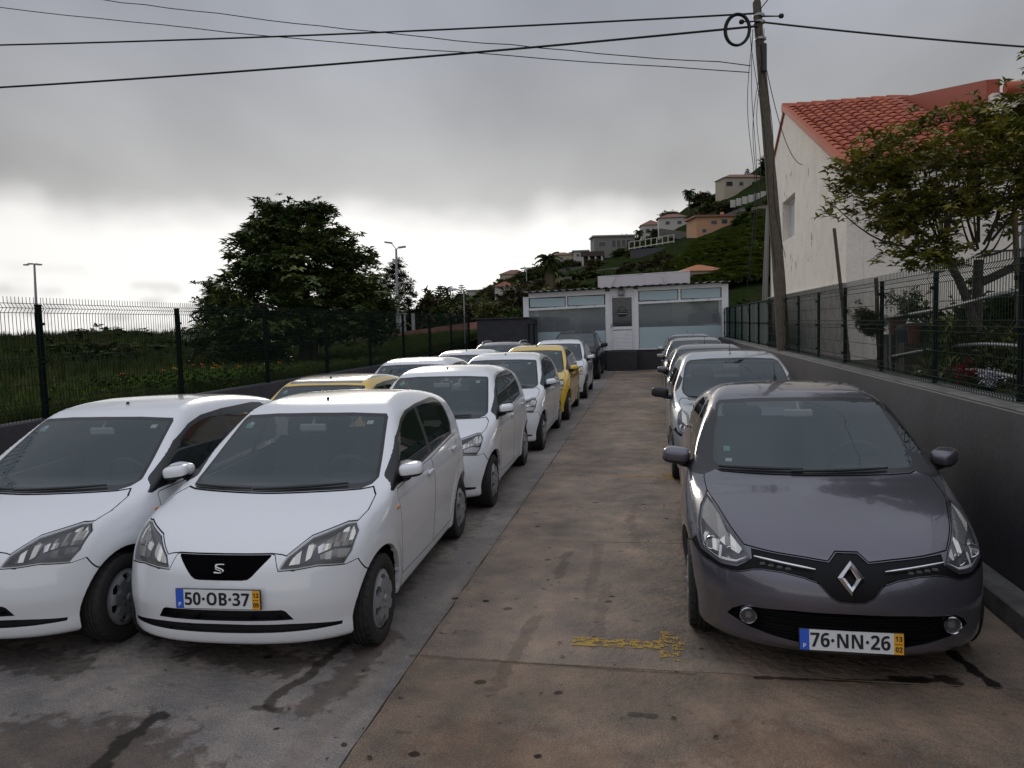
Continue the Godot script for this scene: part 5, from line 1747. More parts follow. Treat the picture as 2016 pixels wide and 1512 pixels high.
func far_house(nm: String, label: String, at: Vector3, w: float, d: float, h: float, turn: float, wall: Material, roof: Material, kind: String, wins: Array, group := "") -> Node3D:
	var o := thing(nm, at, label, "house", group, turn)
	var m := MB.new()
	wall_box(m, -w * .5, w * .5, -3.0, h, -d * .5, d * .5)
	obj("wall", m.mesh(), wall, o)
	m = MB.new()
	var e := .5
	var r := h * .28 + .5
	var c := [Vector3(-w * .5 - e, h, d * .5 + e), Vector3(w * .5 + e, h, d * .5 + e), Vector3(w * .5 + e, h, -d * .5 - e), Vector3(-w * .5 - e, h, -d * .5 - e)]
	if kind == "hip":
		var a := Vector3(-maxf(w * .5 - d * .45, 0), h + r, 0)
		var b := Vector3(maxf(w * .5 - d * .45, 0), h + r, 0)
		m.quad(c[0], c[1], b, a, Vector3(0, 1, 1)); m.quad(c[2], c[3], a, b, Vector3(0, 1, -1)); m.tri(c[1], c[2], b); m.tri(c[3], c[0], a)
		m.quad(c[0], c[1], c[2], c[3], Vector3.DOWN)
	else:
		wall_box(m, -w * .5 - e, w * .5 + e, h + .003, h + .45, -d * .5 - e, d * .5 + e)
	obj("roof", m.mesh(), roof, o)
	for q in wins:
		var x: float = q[0] * w
		var y: float = q[1] * h
		var ww: float = q[2]
		var hh: float = q[3]
		m = MB.new()
		wall_box(m, x - ww * .5, x + ww * .5, y - hh * .5, y + hh * .5, d * .5 - .02, d * .5 + .05)
		var win := obj("window", m.mesh(), M.far_frame, o)
		m = MB.new()
		wall_box(m, x - ww * .5 + .1, x + ww * .5 - .1, y - hh * .5 + .1, y + hh * .5 - .1, d * .5, d * .5 + .07)
		obj("pane", m.mesh(), M.far_pane, win)
	return o

func build_far_houses():
	M.far_frame = mat(Color(.35, .33, .30), .7)
	M.far_pane = mat(Color(.03, .032, .035), .2)
	var white := mat(Color(.46, .44, .40), .9)
	var peach := mat(Color(.46, .25, .145), .9)
	var cream := mat(Color(.40, .35, .27), .9)
	var grey := mat(Color(.20, .19, .18), .9)
	var tiles := mat(Color(.22, .11, .075), .85)
	var red := mat(Color(.22, .085, .055), .85)
	var slab := mat(Color(.34, .32, .29), .9)
	var stone := tri_mat(mottled(130, Color(.15, .14, .125), Color(.07, .066, .058), 512, .03, .15, 1, .3), .15, .95)
	var o := far_house("peach_house", "peach coloured house on the hillside below the palm", Vector3(14.2, 21.8, -196), 9.5, 8, 4.6, .25, peach, tiles, "flat", [[-.30, .30, 1.2, 1.0], [-.05, .72, 1.6, 1.0], [.22, .76, 1.6, 1.2], [.35, .3, 2.2, .9]])
	part_box("chimney", peach, o, 2.8, 3.5, 4.7, 6.3, -1, -.3)
	var m := MB.new()
	wall_box(m, 4.8, 9.5, -3, 3.6, -3.5, 3.2)
	obj("side_wing", m.mesh(), cream, o)
	m = MB.new()
	wall_box(m, 4.5, 9.9, 3.605, 3.95, -3.8, 3.5)
	obj("side_roof", m.mesh(), tiles, o)
	for x in [6.4, 8.2]: part_box("window", M.far_pane, o, x - .45, x + .45, 1.5, 2.6, 3.2, 3.26)
	o = far_house("white_house", "white house with a tall chimney on the hillside", Vector3(-.2, 29.6, -283), 7.2, 8, 6.2, .1, white, tiles, "hip", [[-.22, .66, 1.4, 1.6], [.05, .66, 1.0, 1.6], [-.18, .25, 2.0, 1.8]])
	part_box("chimney", white, o, 2.9, 4.4, -2, 8.6, 3.2, 4.6)
	o = far_house("white_bungalow", "low white hillside bungalow between the white and the peach house", Vector3(6.6, 30.2, -250), 9, 7, 3.6, .05, white, tiles, "hip", [[-.2, .55, 1.4, 1.1], [.2, .55, 1.4, 1.1]])
	o = far_house("modern_villa", "long flat-roofed modern villa with a window front, left on the hill", Vector3(-13.4, 27.0, -272), 14.0, 9, 4.2, .22, grey, slab, "flat", [[-.02, .40, 1.5, 2.6], [.10, .40, 1.5, 2.6], [.22, .40, 1.5, 2.6], [.34, .40, 1.5, 2.6], [-.3, .4, 2.4, 1.6]])
	o = thing("garden_pavilion", Vector3(-19.2, 21.0, -258), "dark roofed terrace on white columns below the modern villa", "pavilion")
	part_box("pavilion_roof", mat(Color(.07, .05, .045), .9), o, -4, 3.6, 3.0, 4.6, -4, 0)
	part_box("rear_wall", stone, o, -4, 3.6, -2, 3, -4, -3.8)
	for x in [-3.4, -1.3, .9, 3.0]: part_box("column", white, o, x - .3, x + .3, -1.0, 3.0, -.8, -.2)
	o = far_house("hilltop_house", "pale house with a tiled roof at the hilltop, beside the pole", Vector3(30.5, 45.5, -280), 15, 8, 4.3, .30, cream, tiles, "hip", [[-.38, .5, 2.4, 1.6], [-.1, .5, 1.6, 1.4], [.2, .5, 1.6, 1.4]])
	o = far_house("cream_far_house", "cream house with hip roof left on the hill skyline", Vector3(-56.5, 17.5, -318), 11, 9, 5.4, .1, cream, tiles, "hip", [[-.25, .55, 1.3, 1.6], [.2, .55, 1.3, 1.6]])
	o = far_house("roadside_house", "small far house with a wide eave, farthest left on the slope", Vector3(-75, 14.4, -330), 9, 8, 2.8, .2, white, slab, "flat", [[.1, .5, 1.6, 1.2]])
	o = far_house("eave_house", "pale house peeping over the bushes left of the villa", Vector3(-36.5, 27.2, -322), 9, 8, 3.0, .0, cream, tiles, "hip", [[0, .5, 1.4, 1.1]])
	o = far_house("red_roof_shack", "small house with red roof above the bushes left of the office", Vector3(-37.6, 9.0, -198), 5, 5, 3.0, .1, white, red, "hip", [[.2, .4, .8, 1.0]])
	o = far_house("pink_hut", "small pinkish hut in the bushes behind the left fence", Vector3(-48, 5.0, -180), 4.4, 4, 2.2, .3, mat(Color(.36, .12, .12), .9), slab, "flat", [])
	o = far_house("orange_roof_house", "orange roofed house just above the office roof", Vector3(7.2, 7.2, -124), 6.2, 6, 2.2, .3, cream, mat(Color(.42, .16, .07), .85), "hip", [])
	o = far_house("white_annex", "small white flat-roofed annex left of the modern villa", Vector3(-26.0, 25.6, -290), 5.5, 6, 2.8, .1, white, slab, "flat", [[-.2, .5, 1.2, 1.0], [.25, .5, 1.2, 1.0]])
	o = far_house("skyline_house", "small cream house on the skyline between eave house and villa", Vector3(-30.5, 28.6, -325), 7, 7, 2.6, .15, cream, tiles, "hip", [[-.2, .5, 1.0, 1.0], [.2, .5, 1.0, 1.0]])
	o = far_house("upper_house", "small pale house above the peach house, right of the skyline palm", Vector3(21.5, 41.5, -290), 6, 6, 2.4, .2, white, tiles, "hip", [[0, .5, 1.2, 1.0]])
	# terraces
	var rw := [[[-20.5, 16.0, -224], [-.8, 14.2, -178], 2.6, "long grey retaining wall across the slope above the office"], [[22.4, 29.6, -214], [29.0, 26.0, -178], 3.6, "stone retaining wall under the white panel fence"], [[9.0, 34.5, -262], [21.5, 36.6, -252], 1.6, "low stone wall on the slope above the peach house"], [[9.4, 24.0, -205], [2.0, 26.2, -212], 1.6, "garden wall left of the peach house"]]
	rw.append([[-30.0, 19.0, -250], [-14.5, 21.6, -262], 1.8, "grey terrace wall left below the modern villa"])
	rw.append([[8.0, 16.5, -172], [20.0, 20.5, -172], 1.2, "low terrace wall across the banana slope"])
	rw.append([[14.0, 27.5, -212], [24.5, 31.0, -212], 1.0, "low terrace wall right of the peach house"])
	rw.append([[-34.0, 13.8, -215], [-20.0, 13.5, -196], 1.4, "low grey terrace wall behind the bearded palm"])
	for q in rw:
		var a := Vector3(q[0][0], q[0][1], q[0][2])
		var b := Vector3(q[1][0], q[1][1], q[1][2])
		var t := thing("terrace_wall", (a + b) * .5, q[3], "wall")
		m = MB.new()
		var dd := (b - a) * .5
		for k in 8:
			var p0 := -dd + dd * 2.0 * k / 8.0
			var p1 := -dd + dd * 2.0 * (k + 1) / 8.0
			var th := Vector3(0, 0, -.5)
			var hh := Vector3(0, q[2], 0)
			m.quad(p0 - hh, p1 - hh, p1 + hh * .3, p0 + hh * .3, Vector3(0, 0, 1)); m.quad(p0 + hh * .3, p1 + hh * .3, p1 + hh * .3 + th, p0 + hh * .3 + th, Vector3.UP)
		obj("wall_face", m.mesh(), stone, t)
	var t := thing("balustrade", Vector3(0, 21.2, -205), "white post and rail balustrade on a terrace below the white house", "balustrade")
	for k in 9: part_box("baluster", white, t, -5.8 + k * 1.42 - .12, -5.8 + k * 1.42 + .12, -.6 + .12 * k, 1.5 + .12 * k, k * .5, k * .5 + .24)
	m = MB.new()
	m.tube([Vector3(-5.9, -.3, .12), Vector3(5.7, .7, 4.2)], [.16], 5)
	m.tube([Vector3(-5.9, 1.4, .12), Vector3(5.7, 2.4, 4.2)], [.10], 5)
	obj("rail", m.mesh(), white, t)
	m = MB.new()
	m.box(Vector3(0, -1.6, 1.8), Vector3(11.6, 2.2, .4), Basis(Vector3.UP, -.35))
	obj("terrace_front", m.mesh(), mat(Color(.07, .07, .075), .9), t)
	t = thing("panel_fence", Vector3(26.0, 33.4, -222), "white panel fence on a stone wall near the hilltop", "fence")
	for k in 6: part_box("fence_panel", white, t, -4.6 + k * 1.5, -4.6 + k * 1.5 + 1.4, -.9 + .25 * k, 1.1 + .25 * k, k * .8, k * .8 + .1)

func build_lamps():
	var st := mat(Color(.30, .31, .32), .5, .3)
	var p := thing("street_lamp", Vector3(-16.3, 1.0, -48), "tall lamp post with two lamp heads right of the big dark tree", "street lamp")
	var m := MB.new()
	m.tube([Vector3(0, 0, 0), Vector3(.1, 6.1, 0)], [.13, .07], 8)
	obj("mast", m.mesh(), st, p)
	for q in [[-.40, 6.55, -.15], [.50, 6.22, .1]]:
		m = MB.new()
		m.tube([Vector3(.1, 6.1, 0), Vector3(q[0] * .5, q[1] - .05, 0), Vector3(q[0], q[1], 0)], [.03], 5)
		m.box(Vector3(q[0], q[1], 0), Vector3(.46, .10, .28), Basis(Vector3.BACK, q[2]))
		obj("lamp_head", m.mesh(), st, p)
	p = thing("street_lamp", Vector3(-16.72, 1.0, -47), "shorter lamp post with one lamp head beside the taller two-headed one", "street lamp")
	m = MB.new()
	m.tube([Vector3(0, 0, 0), Vector3(.05, 3.75, 0)], [.10, .06], 8)
	obj("mast", m.mesh(), st, p)
	m = MB.new()
	m.box(Vector3(-.2, 3.8, 0), Vector3(.6, .10, .25), Basis(Vector3.BACK, -.1))
	obj("lamp_head", m.mesh(), st, p)
	p = thing("floodlight_mast", Vector3(-54.0, 0, -60), "slim far floodlight mast with four heads at the left", "floodlight")
	m = MB.new()
	m.tube([Vector3(0, 0, 0), Vector3(.3, 8.6, 0)], [.16, .08], 8)
	obj("mast", m.mesh(), st, p)
	for x in [-.55, -.1, .45, .8]:
		m = MB.new()
		m.box(Vector3(x, 8.65 - .15 * absf(x), 0), Vector3(.34, .12, .3))
		obj("lamp_head", m.mesh(), st, p)
	p = thing("street_lamp", Vector3(-27.4, 8, -170), "far lamp post standing out against the sky above the bushes", "street lamp")
	m = MB.new()
	m.tube([Vector3(0, -3, 0), Vector3(0, 6.2, 0)], [.14, .10], 6)
	obj("mast", m.mesh(), st, p)
	m = MB.new()
	for x in [-.9, 0.0, .9]: m.box(Vector3(x, 6.3 + .2 * absf(x), 0), Vector3(.8, .3, .5))
	obj("lamp_head", m.mesh(), st, p)
	p = thing("security_camera", Vector3(-7.1, 1, -27.6), "thin post with a white camera head at the end of the left fence", "camera")
	m = MB.new()
	m.tube([Vector3(.3, 0, 0), Vector3(.3, 2.35, 0)], [.025], 6)
	obj("mast", m.mesh(), st, p)
	m = MB.new()
	m.tube([Vector3(.3, 2.33, 0), Vector3(-.02, 2.40, .05)], [.02], 5)
	m.bbox(Vector3(-.1, 2.38, .05), Vector3(.3, .09, .1), .02)
	obj("camera_head", m.mesh(), mat(Color(.6, .6, .6), .5), p)
	for q in [["white concrete post leaning by the pink wall", -12.45, .28], ["narrow pale post by the pink wall", -11.9, .12]]:
		var o := thing("concrete_post", Vector3(q[1], 1.0, -37.5), q[0], "post")
		part_box("shaft", mat(Color(.42, .42, .41), .9), o, -q[2] * .5, q[2] * .5, -.5, 1.75, -.1, .1)
	p = thing("pink_wall", Vector3(-10.2, 1.2, -34.5), "long pink garden wall beyond the left fence", "wall")
	m = MB.new()
	m.prism(PackedVector2Array([Vector2(-4.4, -1), Vector2(3.0, -.6), Vector2(3.0, 1.12), Vector2(-4.4, .30)]), func(v, dd): return Vector3(v.x, v.y, -v.x * .25 + dd), -.2, 0.0, Vector3(0, 0, 1))
	obj("wall_face", m.mesh(), tri_mat(mottled(140, Color(.30, .135, .115), Color(.20, .09, .08), 512, .01, .08, 1, .12), .3, .9), p)

var KX := PackedFloat32Array([-300, -200, -71, -59, -50, -43, -33, -25, -15, -5, 1.7, 7.3, 17.4, 24, 35, 60, 120, 300])
var KY := PackedFloat32Array([-3, .3, 1.5, 2.8, 5.6, 7.9, 10.9, 13.4, 15.9, 19.2, 22.6, 26, 30.4, 34.7, 38, 40, 40, 30])
func crest(u: float) -> float:
	for i in KX.size() - 1:
		if u < KX[i + 1]: return lerpf(KY[i], KY[i + 1], clampf((u - KX[i]) / (KX[i + 1] - KX[i]), 0, 1))
	return KY[KY.size() - 1]
func land(x: float, z: float) -> float:
	if z < -90:
		var t := (-z - 90.0) / 250.0
		var y := .98 + 2.0 * (crest(x * 170.0 / -z) - 1.5) * minf(t, 1.0)
		return y - maxf(t - 1.0, 0.0) * 60.0
	var f := 1.15
	if x < -6.7:
		var d := -x - 6.8
		f = 1.03 + .80 * smoothstep(6.0, 20.0, d) + .62 * smoothstep(18.0, 34.0, -z) * smoothstep(11.0, 1.0, d)
		f -= maxf(d - 34.0, 0.0) * .025
		f = maxf(f, -3.0)
	return lerpf(f, .98, smoothstep(-45.0, -90.0, z))

func build_land():
	var nz := noise(150, .35, 4)
	var a := nimg(151, 512, .010, 5)
	var b := nimg(152, 512, .045, 4)
	var c := nimg(153, 512, .02, 3)
	var tex := rgbtex(512, func(i):
		var col := Color(.013, .024, .007).lerp(Color(.030, .046, .013), b[i] / 255.0)
		col = col.lerp(Color(.040, .034, .020), smoothstep(.52, .72, a[i] / 255.0))
		col = col.lerp(Color(.012, .020, .008), smoothstep(.55, .75, c[i] / 255.0) * .7)
		return col.linear_to_srgb())
	var grass := tri_mat(tex, .06, 1.0, ntex(154, 512, .12, 4, 6.0), 1.0)
	grass.metallic_specular = .02
	var mk := func(xs: Array, zs: Array) -> ArrayMesh:
		var m := MB.new()
		var g := []
		for x in xs:
			var r := []
			for z in zs:
				var w := .0 if x > -8.0 and z > -40 else smoothstep(0.0, 30.0, absf(z) * .5)
				r.append(Vector3(x, land(x, z) + nz.get_noise_2d(x * .5, z * .5) * (.10 + .5 * w * smoothstep(-80.0, -140.0, z)), z))
			g.append(r)
		var nn := []
		for i in xs.size():
			var r := []
			for j in zs.size():
				var px: Vector3 = g[mini(i + 1, xs.size() - 1)][j] - g[maxi(i - 1, 0)][j]
				var pz: Vector3 = g[i][mini(j + 1, zs.size() - 1)] - g[i][maxi(j - 1, 0)]
				var q := px.cross(pz).normalized()
				r.append(q if q.y > 0 else -q)
			nn.append(r)
		for i in xs.size() - 1:
			for j in zs.size() - 1:
				m.tri(g[i][j], g[i + 1][j], g[i + 1][j + 1], nn[i][j], nn[i + 1][j], nn[i + 1][j + 1]); m.tri(g[i][j], g[i + 1][j + 1], g[i][j + 1], nn[i][j], nn[i + 1][j + 1], nn[i][j + 1])
		return m.mesh()
	var xs := []
	var x := -6.76
	var st := .5
	while x > -420:
		xs.append(x); x -= st; st *= 1.07
	var zs := [12.0]
	var z := 12.0
	while z > -40:
		z -= .8; zs.append(z)
	st = .9
	while z > -520:
		z -= st; zs.append(z); st = minf(st * 1.06, 9.0)
	struct("field", mk.call(xs, zs), grass)
	xs = []
	for k in 100: xs.append(-6.8 + 3.0 * k)
	var zb := [-31.5]
	for q in zs:
		if q < -32.0: zb.append(q)
	struct("hillside", mk.call(xs, zb), grass)
	var g := MB.new()
	g.quad(Vector3(2.75, 1.2, 6), Vector3(60, 1.2, 6), Vector3(60, 1.2, -31.5), Vector3(2.75, 1.2, -31.5), Vector3.UP)
	struct("garden_soil", g.mesh(), tri_mat(mottled(155, Color(.05, .04, .03), Color(.03, .045, .015), 512, .02, .1), .2, .95))
	# land far out, below everything else
	g = MB.new()
	g.quad(Vector3(-1500, -8, 300), Vector3(1500, -8, 300), Vector3(1500, -8, -1500), Vector3(-1500, -8, -1500), Vector3.UP)
	struct("ground", g.mesh(), mat(Color(.05, .055, .045), .95))

func leaf(m: MB, at: Vector3, dir: Vector3, nrm: Vector3, len: float, wid: float, droop := .15):
	dir = dir.normalized()
	var s := dir.cross(nrm).normalized()
	if s.length() < .1: s = Vector3.RIGHT
	var n := s.cross(dir).normalized()
	var p1 := at + dir * len * .5 + n * wid * .10
	var p2 := at + dir * len - n * len * droop
	var l := p1 + s * wid * .5 + n * wid * .14
	var r := p1 - s * wid * .5 + n * wid * .14
	m.tri(at, l, p1); m.tri(at, p1, r); m.tri(l, p2, p1); m.tri(p1, p2, r)
func clump(seed_: int, n: int, len: float, wid: float, flat := .3, jit := .0) -> ArrayMesh:
	var r := RandomNumberGenerator.new()
	r.seed = seed_
	var m := MB.new()
	for i in n:
		var a := TAU * (i * .382 + r.randf() * .1)
		var d := Vector3(cos(a), r.randf_range(-flat, flat + .35), sin(a)).normalized()
		var o := Vector3(r.randf_range(-jit, jit), r.randf_range(-jit, jit), r.randf_range(-jit, jit))
		var k := r.randf_range(.75, 1.15)
		m.col = Color.WHITE * r.randf_range(.75, 1.15)
		m.col.a = 1
		leaf(m, o, d, (Vector3.UP + Vector3(r.randf_range(-.5, .5), 0, r.randf_range(-.5, .5))).normalized(), len * k, wid * k)
	return m.mesh()
func leaf_mat(rough := .5, back := .15) -> StandardMaterial3D:
	var m := mat(Color(1, 1, 1), rough)
	m.vertex_color_use_as_albedo = true
	m.backlight_enabled = true; m.backlight = Color(back, back, back * .6)
	m.metallic_specular = .4 if rough < .55 else .08
	return m
# tips of twigs spread through ellipsoids, rosettes gathered round each tip
func tips(rng: RandomNumberGenerator, ells: Array) -> Array:
	var t := []
	for e in ells:
		for k in e[2]:
			var d := Vector3(rng.randfn(), rng.randfn(), rng.randfn()).normalized()
			t.append(e[0] + d * e[1] * pow(rng.randf(), .36))
	return t
func rosettes(rng: RandomNumberGenerator, tp: Array, per: int, rad: float, s0: float, s1: float, c0: Color, c1: Color, c2: Color, new_: float) -> Array:
	var xf := []
	var cl := []
	for t in tp:
		var shade := rng.randf_range(.7, 1.2)
		for k in per:
			var d := Vector3(rng.randfn(), rng.randfn() * .7, rng.randfn()) * rad * .55
			var b := Basis(Vector3.UP, rng.randf() * TAU) * Basis(Vector3(rng.randfn(), 0, rng.randfn() + .01).normalized(), rng.randf_range(-.6, .6))
			xf.append(Transform3D(b.scaled(Vector3.ONE * rng.randf_range(s0, s1)), t + d))
			var c := c0.lerp(c1, rng.randf())
			if d.y > rad * .15 and rng.randf() < new_: c = c.lerp(c2, rng.randf_range(.4, 1.0))
			c = c * shade
			c.a = 1
			cl.append(c)
	return [xf, cl]
func limb(m: MB, a: Vector3, b: Vector3, r0: float, r1: float, bend: Vector3, k := 6):
	var pts := []
	var rad := []
	for i in 9:
		var t := i / 8.0
		pts.append(a.lerp(b, t) + bend * sin(PI * t)); rad.append(lerpf(r0, r1, t))
	m.tube(pts, rad, k)

func build_trees():
	var rng := RandomNumberGenerator.new()
	rng.seed = 12
	var lm := leaf_mat(.42, .2)
	var bark := tri_mat(mottled(160, Color(.075, .062, .05), Color(.035, .03, .025), 256, .02, .2, 1, .3), 2.0, .95, ntex(161, 256, .1, 3, 5.0), .8)
	# big dark evergreen beyond the left fence
	var T := Vector3(-9.55, 1.1, -20.0)
	var o := thing("evergreen_tree", T, "large dark broadleaf evergreen tree behind the left fence", "tree")
	var m := MB.new()
	limb(m, Vector3(0, -.3, 0), Vector3(.1, 2.2, 0), .20, .14, Vector3(.06, 0, 0), 10)
	limb(m, Vector3(.35, -.3, .2), Vector3(.45, 1.2, .1), .09, .07, Vector3(.02, 0, 0), 8)
	for k in 12:
		var an := k * 2.4
		var y := 1.0 + k * .24
		limb(m, Vector3(.05, y, 0), Vector3(cos(an) * (2.2 - k * .12), y + .5, sin(an) * (2.0 - k * .12)), .06, .02, Vector3(0, .15, 0))
	obj("trunk", m.mesh(), bark, o)
	var el := [[Vector3(-.45, 4.35, 0), Vector3(.55, .42, .6), 16], [Vector3(.45, 4.30, .1), Vector3(.45, .36, .5), 11], [Vector3(.9, 4.45, 0), Vector3(.2, .16, .2), 3], [Vector3(-.25, 3.75, 0), Vector3(1.15, .38, 1.0), 38], [Vector3(.75, 3.55, 0), Vector3(.85, .36, .9), 26], [Vector3(-.95, 3.5, 0), Vector3(.45, .40, .6), 12],
		[Vector3(-.15, 3.0, 0), Vector3(1.75, .42, 1.5), 64], [Vector3(1.55, 2.95, 0), Vector3(.55, .26, .6), 12], [Vector3(-.2, 2.3, 0), Vector3(2.15, .46, 1.8), 86], [Vector3(1.7, 2.3, 0), Vector3(.75, .42, .8), 24], [Vector3(-.25, 1.6, 0), Vector3(2.5, .45, 2.0), 96], [Vector3(1.9, 1.65, 0), Vector3(.72, .45, .8), 26],
		[Vector3(-.3, .95, .1), Vector3(2.65, .36, 1.9), 74], [Vector3(-2.3, 1.0, 0), Vector3(.5, .5, .7), 16], [Vector3(1.7, 1.0, 0), Vector3(.9, .3, .8), 16], [Vector3(-1.3, .45, .3), Vector3(1.3, .3, 1.2), 22]]
	for e in el:
		e[0] = Vector3(e[0].x * 1.09 - .18, e[0].y * .935, e[0].z); e[1] = e[1] * Vector3(1.10, .95, 1.0)
	var tp := tips(rng, el)
	var rs := rosettes(rng, tp, 14, .30, .8, 1.25, Color(.050, .080, .025), Color(.095, .13, .038), Color(.16, .19, .05), .5)
	many("crown", clump(1, 9, .19, .075, .35, .03), lm, rs[0], rs[1], o)
	# olive young-leaved tree in the garden behind the right fence
	T = Vector3(3.62, 1.15, -9.5)
	o = thing("garden_tree", T, "olive green spreading tree behind the right fence, hiding part of the cream house", "tree")
	m = MB.new()
	limb(m, Vector3(0, -.2, 0), Vector3(-.02, 1.45, 0), .07, .05, Vector3(-.02, 0, 0), 10)
	limb(m, Vector3(.02, .0, .05), Vector3(-.42, 1.55, .1), .058, .04, Vector3(.08, .1, 0), 9)
	el = [[Vector3(-.15, 2.50, 0), Vector3(1.30, .52, 1.0), 170], [Vector3(-1.05, 2.45, 0), Vector3(.40, .30, .5), 26], [Vector3(-.55, 2.05, 0), Vector3(.75, .25, .7), 50], [Vector3(.42, 2.95, .1), Vector3(.58, .32, .7), 60], [Vector3(.72, 3.1, .1), Vector3(.33, .26, .4), 12], [Vector3(.95, 2.6, .1), Vector3(.75, .6, .8), 95], [Vector3(-.95, 1.85, .05), Vector3(.36, .13, .35), 14],
		[Vector3(-1.42, 2.30, -.1), Vector3(.16, .18, .2), 5], [Vector3(-1.36, 2.12, 0), Vector3(.2, .08, .2), 4], [Vector3(-.62, 1.55, .2), Vector3(.42, .22, .35), 26], [Vector3(.35, 2.0, 0), Vector3(.5, .3, .5), 22], [Vector3(1.3, 2.75, .2), Vector3(.6, .55, .6), 34], [Vector3(.55, 3.55, .1), Vector3(.10, .10, .1), 3], [Vector3(-.5, 2.98, 0), Vector3(.15, .12, .1), 3], [Vector3(-.95, 2.82, 0), Vector3(.1, .12, .1), 3]]
	tp = tips(rng, el)
	for k in tp.size():
		if k % (14 if tp[k].x < .3 else 60) == 0:
			var base := Vector3(-.02, 1.45, 0) if tp[k].x > -.2 else Vector3(-.42, 1.55, .1)
			limb(m, base + (tp[k] - base) * .12, tp[k], .017, .005, Vector3(0, -.08 - .1 * rng.randf(), 0), 5)
	limb(m, Vector3(.02, 1.2, 0), Vector3(1.5, 2.3, .2), .05, .03, Vector3(0, -.12, 0), 7)
	obj("trunk", m.mesh(), bark, o)
	rs = rosettes(rng, tp, 5, .18, .8, 1.35, Color(.12, .125, .024), Color(.20, .195, .038), Color(.30, .25, .045), .55)
	many("crown", clump(2, 8, .098, .036, .45, .012), leaf_mat(.5, .5), rs[0], rs[1], o)
	# stakes and garden things by the tree
	for q in [["brown stake leaning by the house corner", Vector3(3.30, 1.2, -14.0), Vector3(-.25, 2.3, 0)], ["brown post right of the garden tree trunk", Vector3(3.95, 1.2, -9.2), Vector3(-.12, 1.85, 0)], ["dark stake standing against the house wall band", Vector3(3.25, 1.2, -12.0), Vector3(-.06, 1.35, 0)]]:
		m = MB.new()
		m.tube([Vector3.ZERO, q[2]], [.035, .028], 7)
		tag(obj("garden_stake", m.mesh(), mat(Color(.09, .07, .05), .9), self, q[1]), q[0], "stake")
	# bushes: three kinds, each made once
	var protos := []
	for k in 3:
		var b := thing("bush", Vector3(0, -40, 0), "", "bush")
		var e2 := []
		for t in 7: e2.append([Vector3(rng.randf_range(-.6, .6), rng.randf_range(.15, .75), rng.randf_range(-.5, .5)), Vector3(.5, .42, .5) * rng.randf_range(.7, 1.1), 20])
		var t2 := tips(rng, e2)
		var cc: Array = [[Color(.038, .064, .020), Color(.080, .115, .036), Color(.12, .15, .05)], [Color(.068, .080, .026), Color(.125, .13, .046), Color(.16, .155, .06)], [Color(.064, .058, .032), Color(.105, .093, .048), Color(.095, .115, .042)]][k]
		rs = rosettes(rng, t2, 3, .22, .8, 1.4, cc[0], cc[1], cc[2], .4)
		many("foliage", clump(5 + k, 8, .20, .085, .5, .04), leaf_mat(.8, .2), rs[0], rs[1], b)
		b.get_child(0).set_meta("kind", "stuff")
		protos.append(b)
	var used_p := [false, false, false]
	var put := func(k: int, at: Vector3, s: Vector3, label: String, group: String):
		var b: Node3D
		if not used_p[k]:
			b = protos[k]; used_p[k] = true
			b.set_meta("label", label)
			if group: b.set_meta("group", group)
		else: b = copy(protos[k], label, group)
		if not group and b.has_meta("group"): b.remove_meta("group")
		b.position = at; b.scale = s; b.rotation.y = rng.randf() * TAU
	# hillside
	var houses := [[9.5, -196, 12], [1.0, -283, 8], [6.6, -250, 8], [-13.8, -272, 11], [-19, -258, 7], [30, -280, 12], [-56, -318, 9], [-75, -330, 7], [-36, -322, 7], [-37, -198, 5], [-48, -180, 4], [0, -205, 9], [26, -222, 8], [7.2, -124, 5], [14, -200, 6]]
	var where := func(x: float, z: float) -> String:
		var u := x * 170.0 / -z
		for q in [[-52.0, "low at the far left end"], [-36.0, "below the small skyline houses"], [-24.0, "left of the modern villa"], [-8.0, "below or beside the modern villa"], [2.0, "around the white house"], [13.0, "around the peach house"], [99.0, "near the hilltop house and pole"]]:
			if u < q[0]: return q[1]
		return ""
	var n := 0
	var tries := 0
	while n < 300 and tries < 4000:
		tries += 1
		var z := -rng.randf_range(96, 340)
		var u := rng.randf_range(-78, 30)
		var x := u * -z / 170.0
		if u > 5 and z > -172 and rng.randf() < .8: continue
		var s := rng.randf_range(.9, 2.3) * clampf(-z / 170.0, .6, 2.0)
		var bad := false
		for h in houses:
			var xx: float = h[0] * z / h[1]
			if absf(x - xx) < h[2] * z / h[1] * .62 + s and z > h[1] - 3 and z < h[1] + 16: bad = true
		if bad: continue
		var kind: int = [0, 0, 1, 2, 2][rng.randi() % 5]
		put.call(kind, Vector3(x, land(x, z) - s * .25, z), Vector3(s * 1.25, s * rng.randf_range(.8, 1.15), s * 1.2), "%s %s bush on the far slope, %s" % ["small" if s < 1.7 else "large", ["dark green", "olive", "brownish"][kind], where.call(x, z)], "bushes on the hillside")
		n += 1
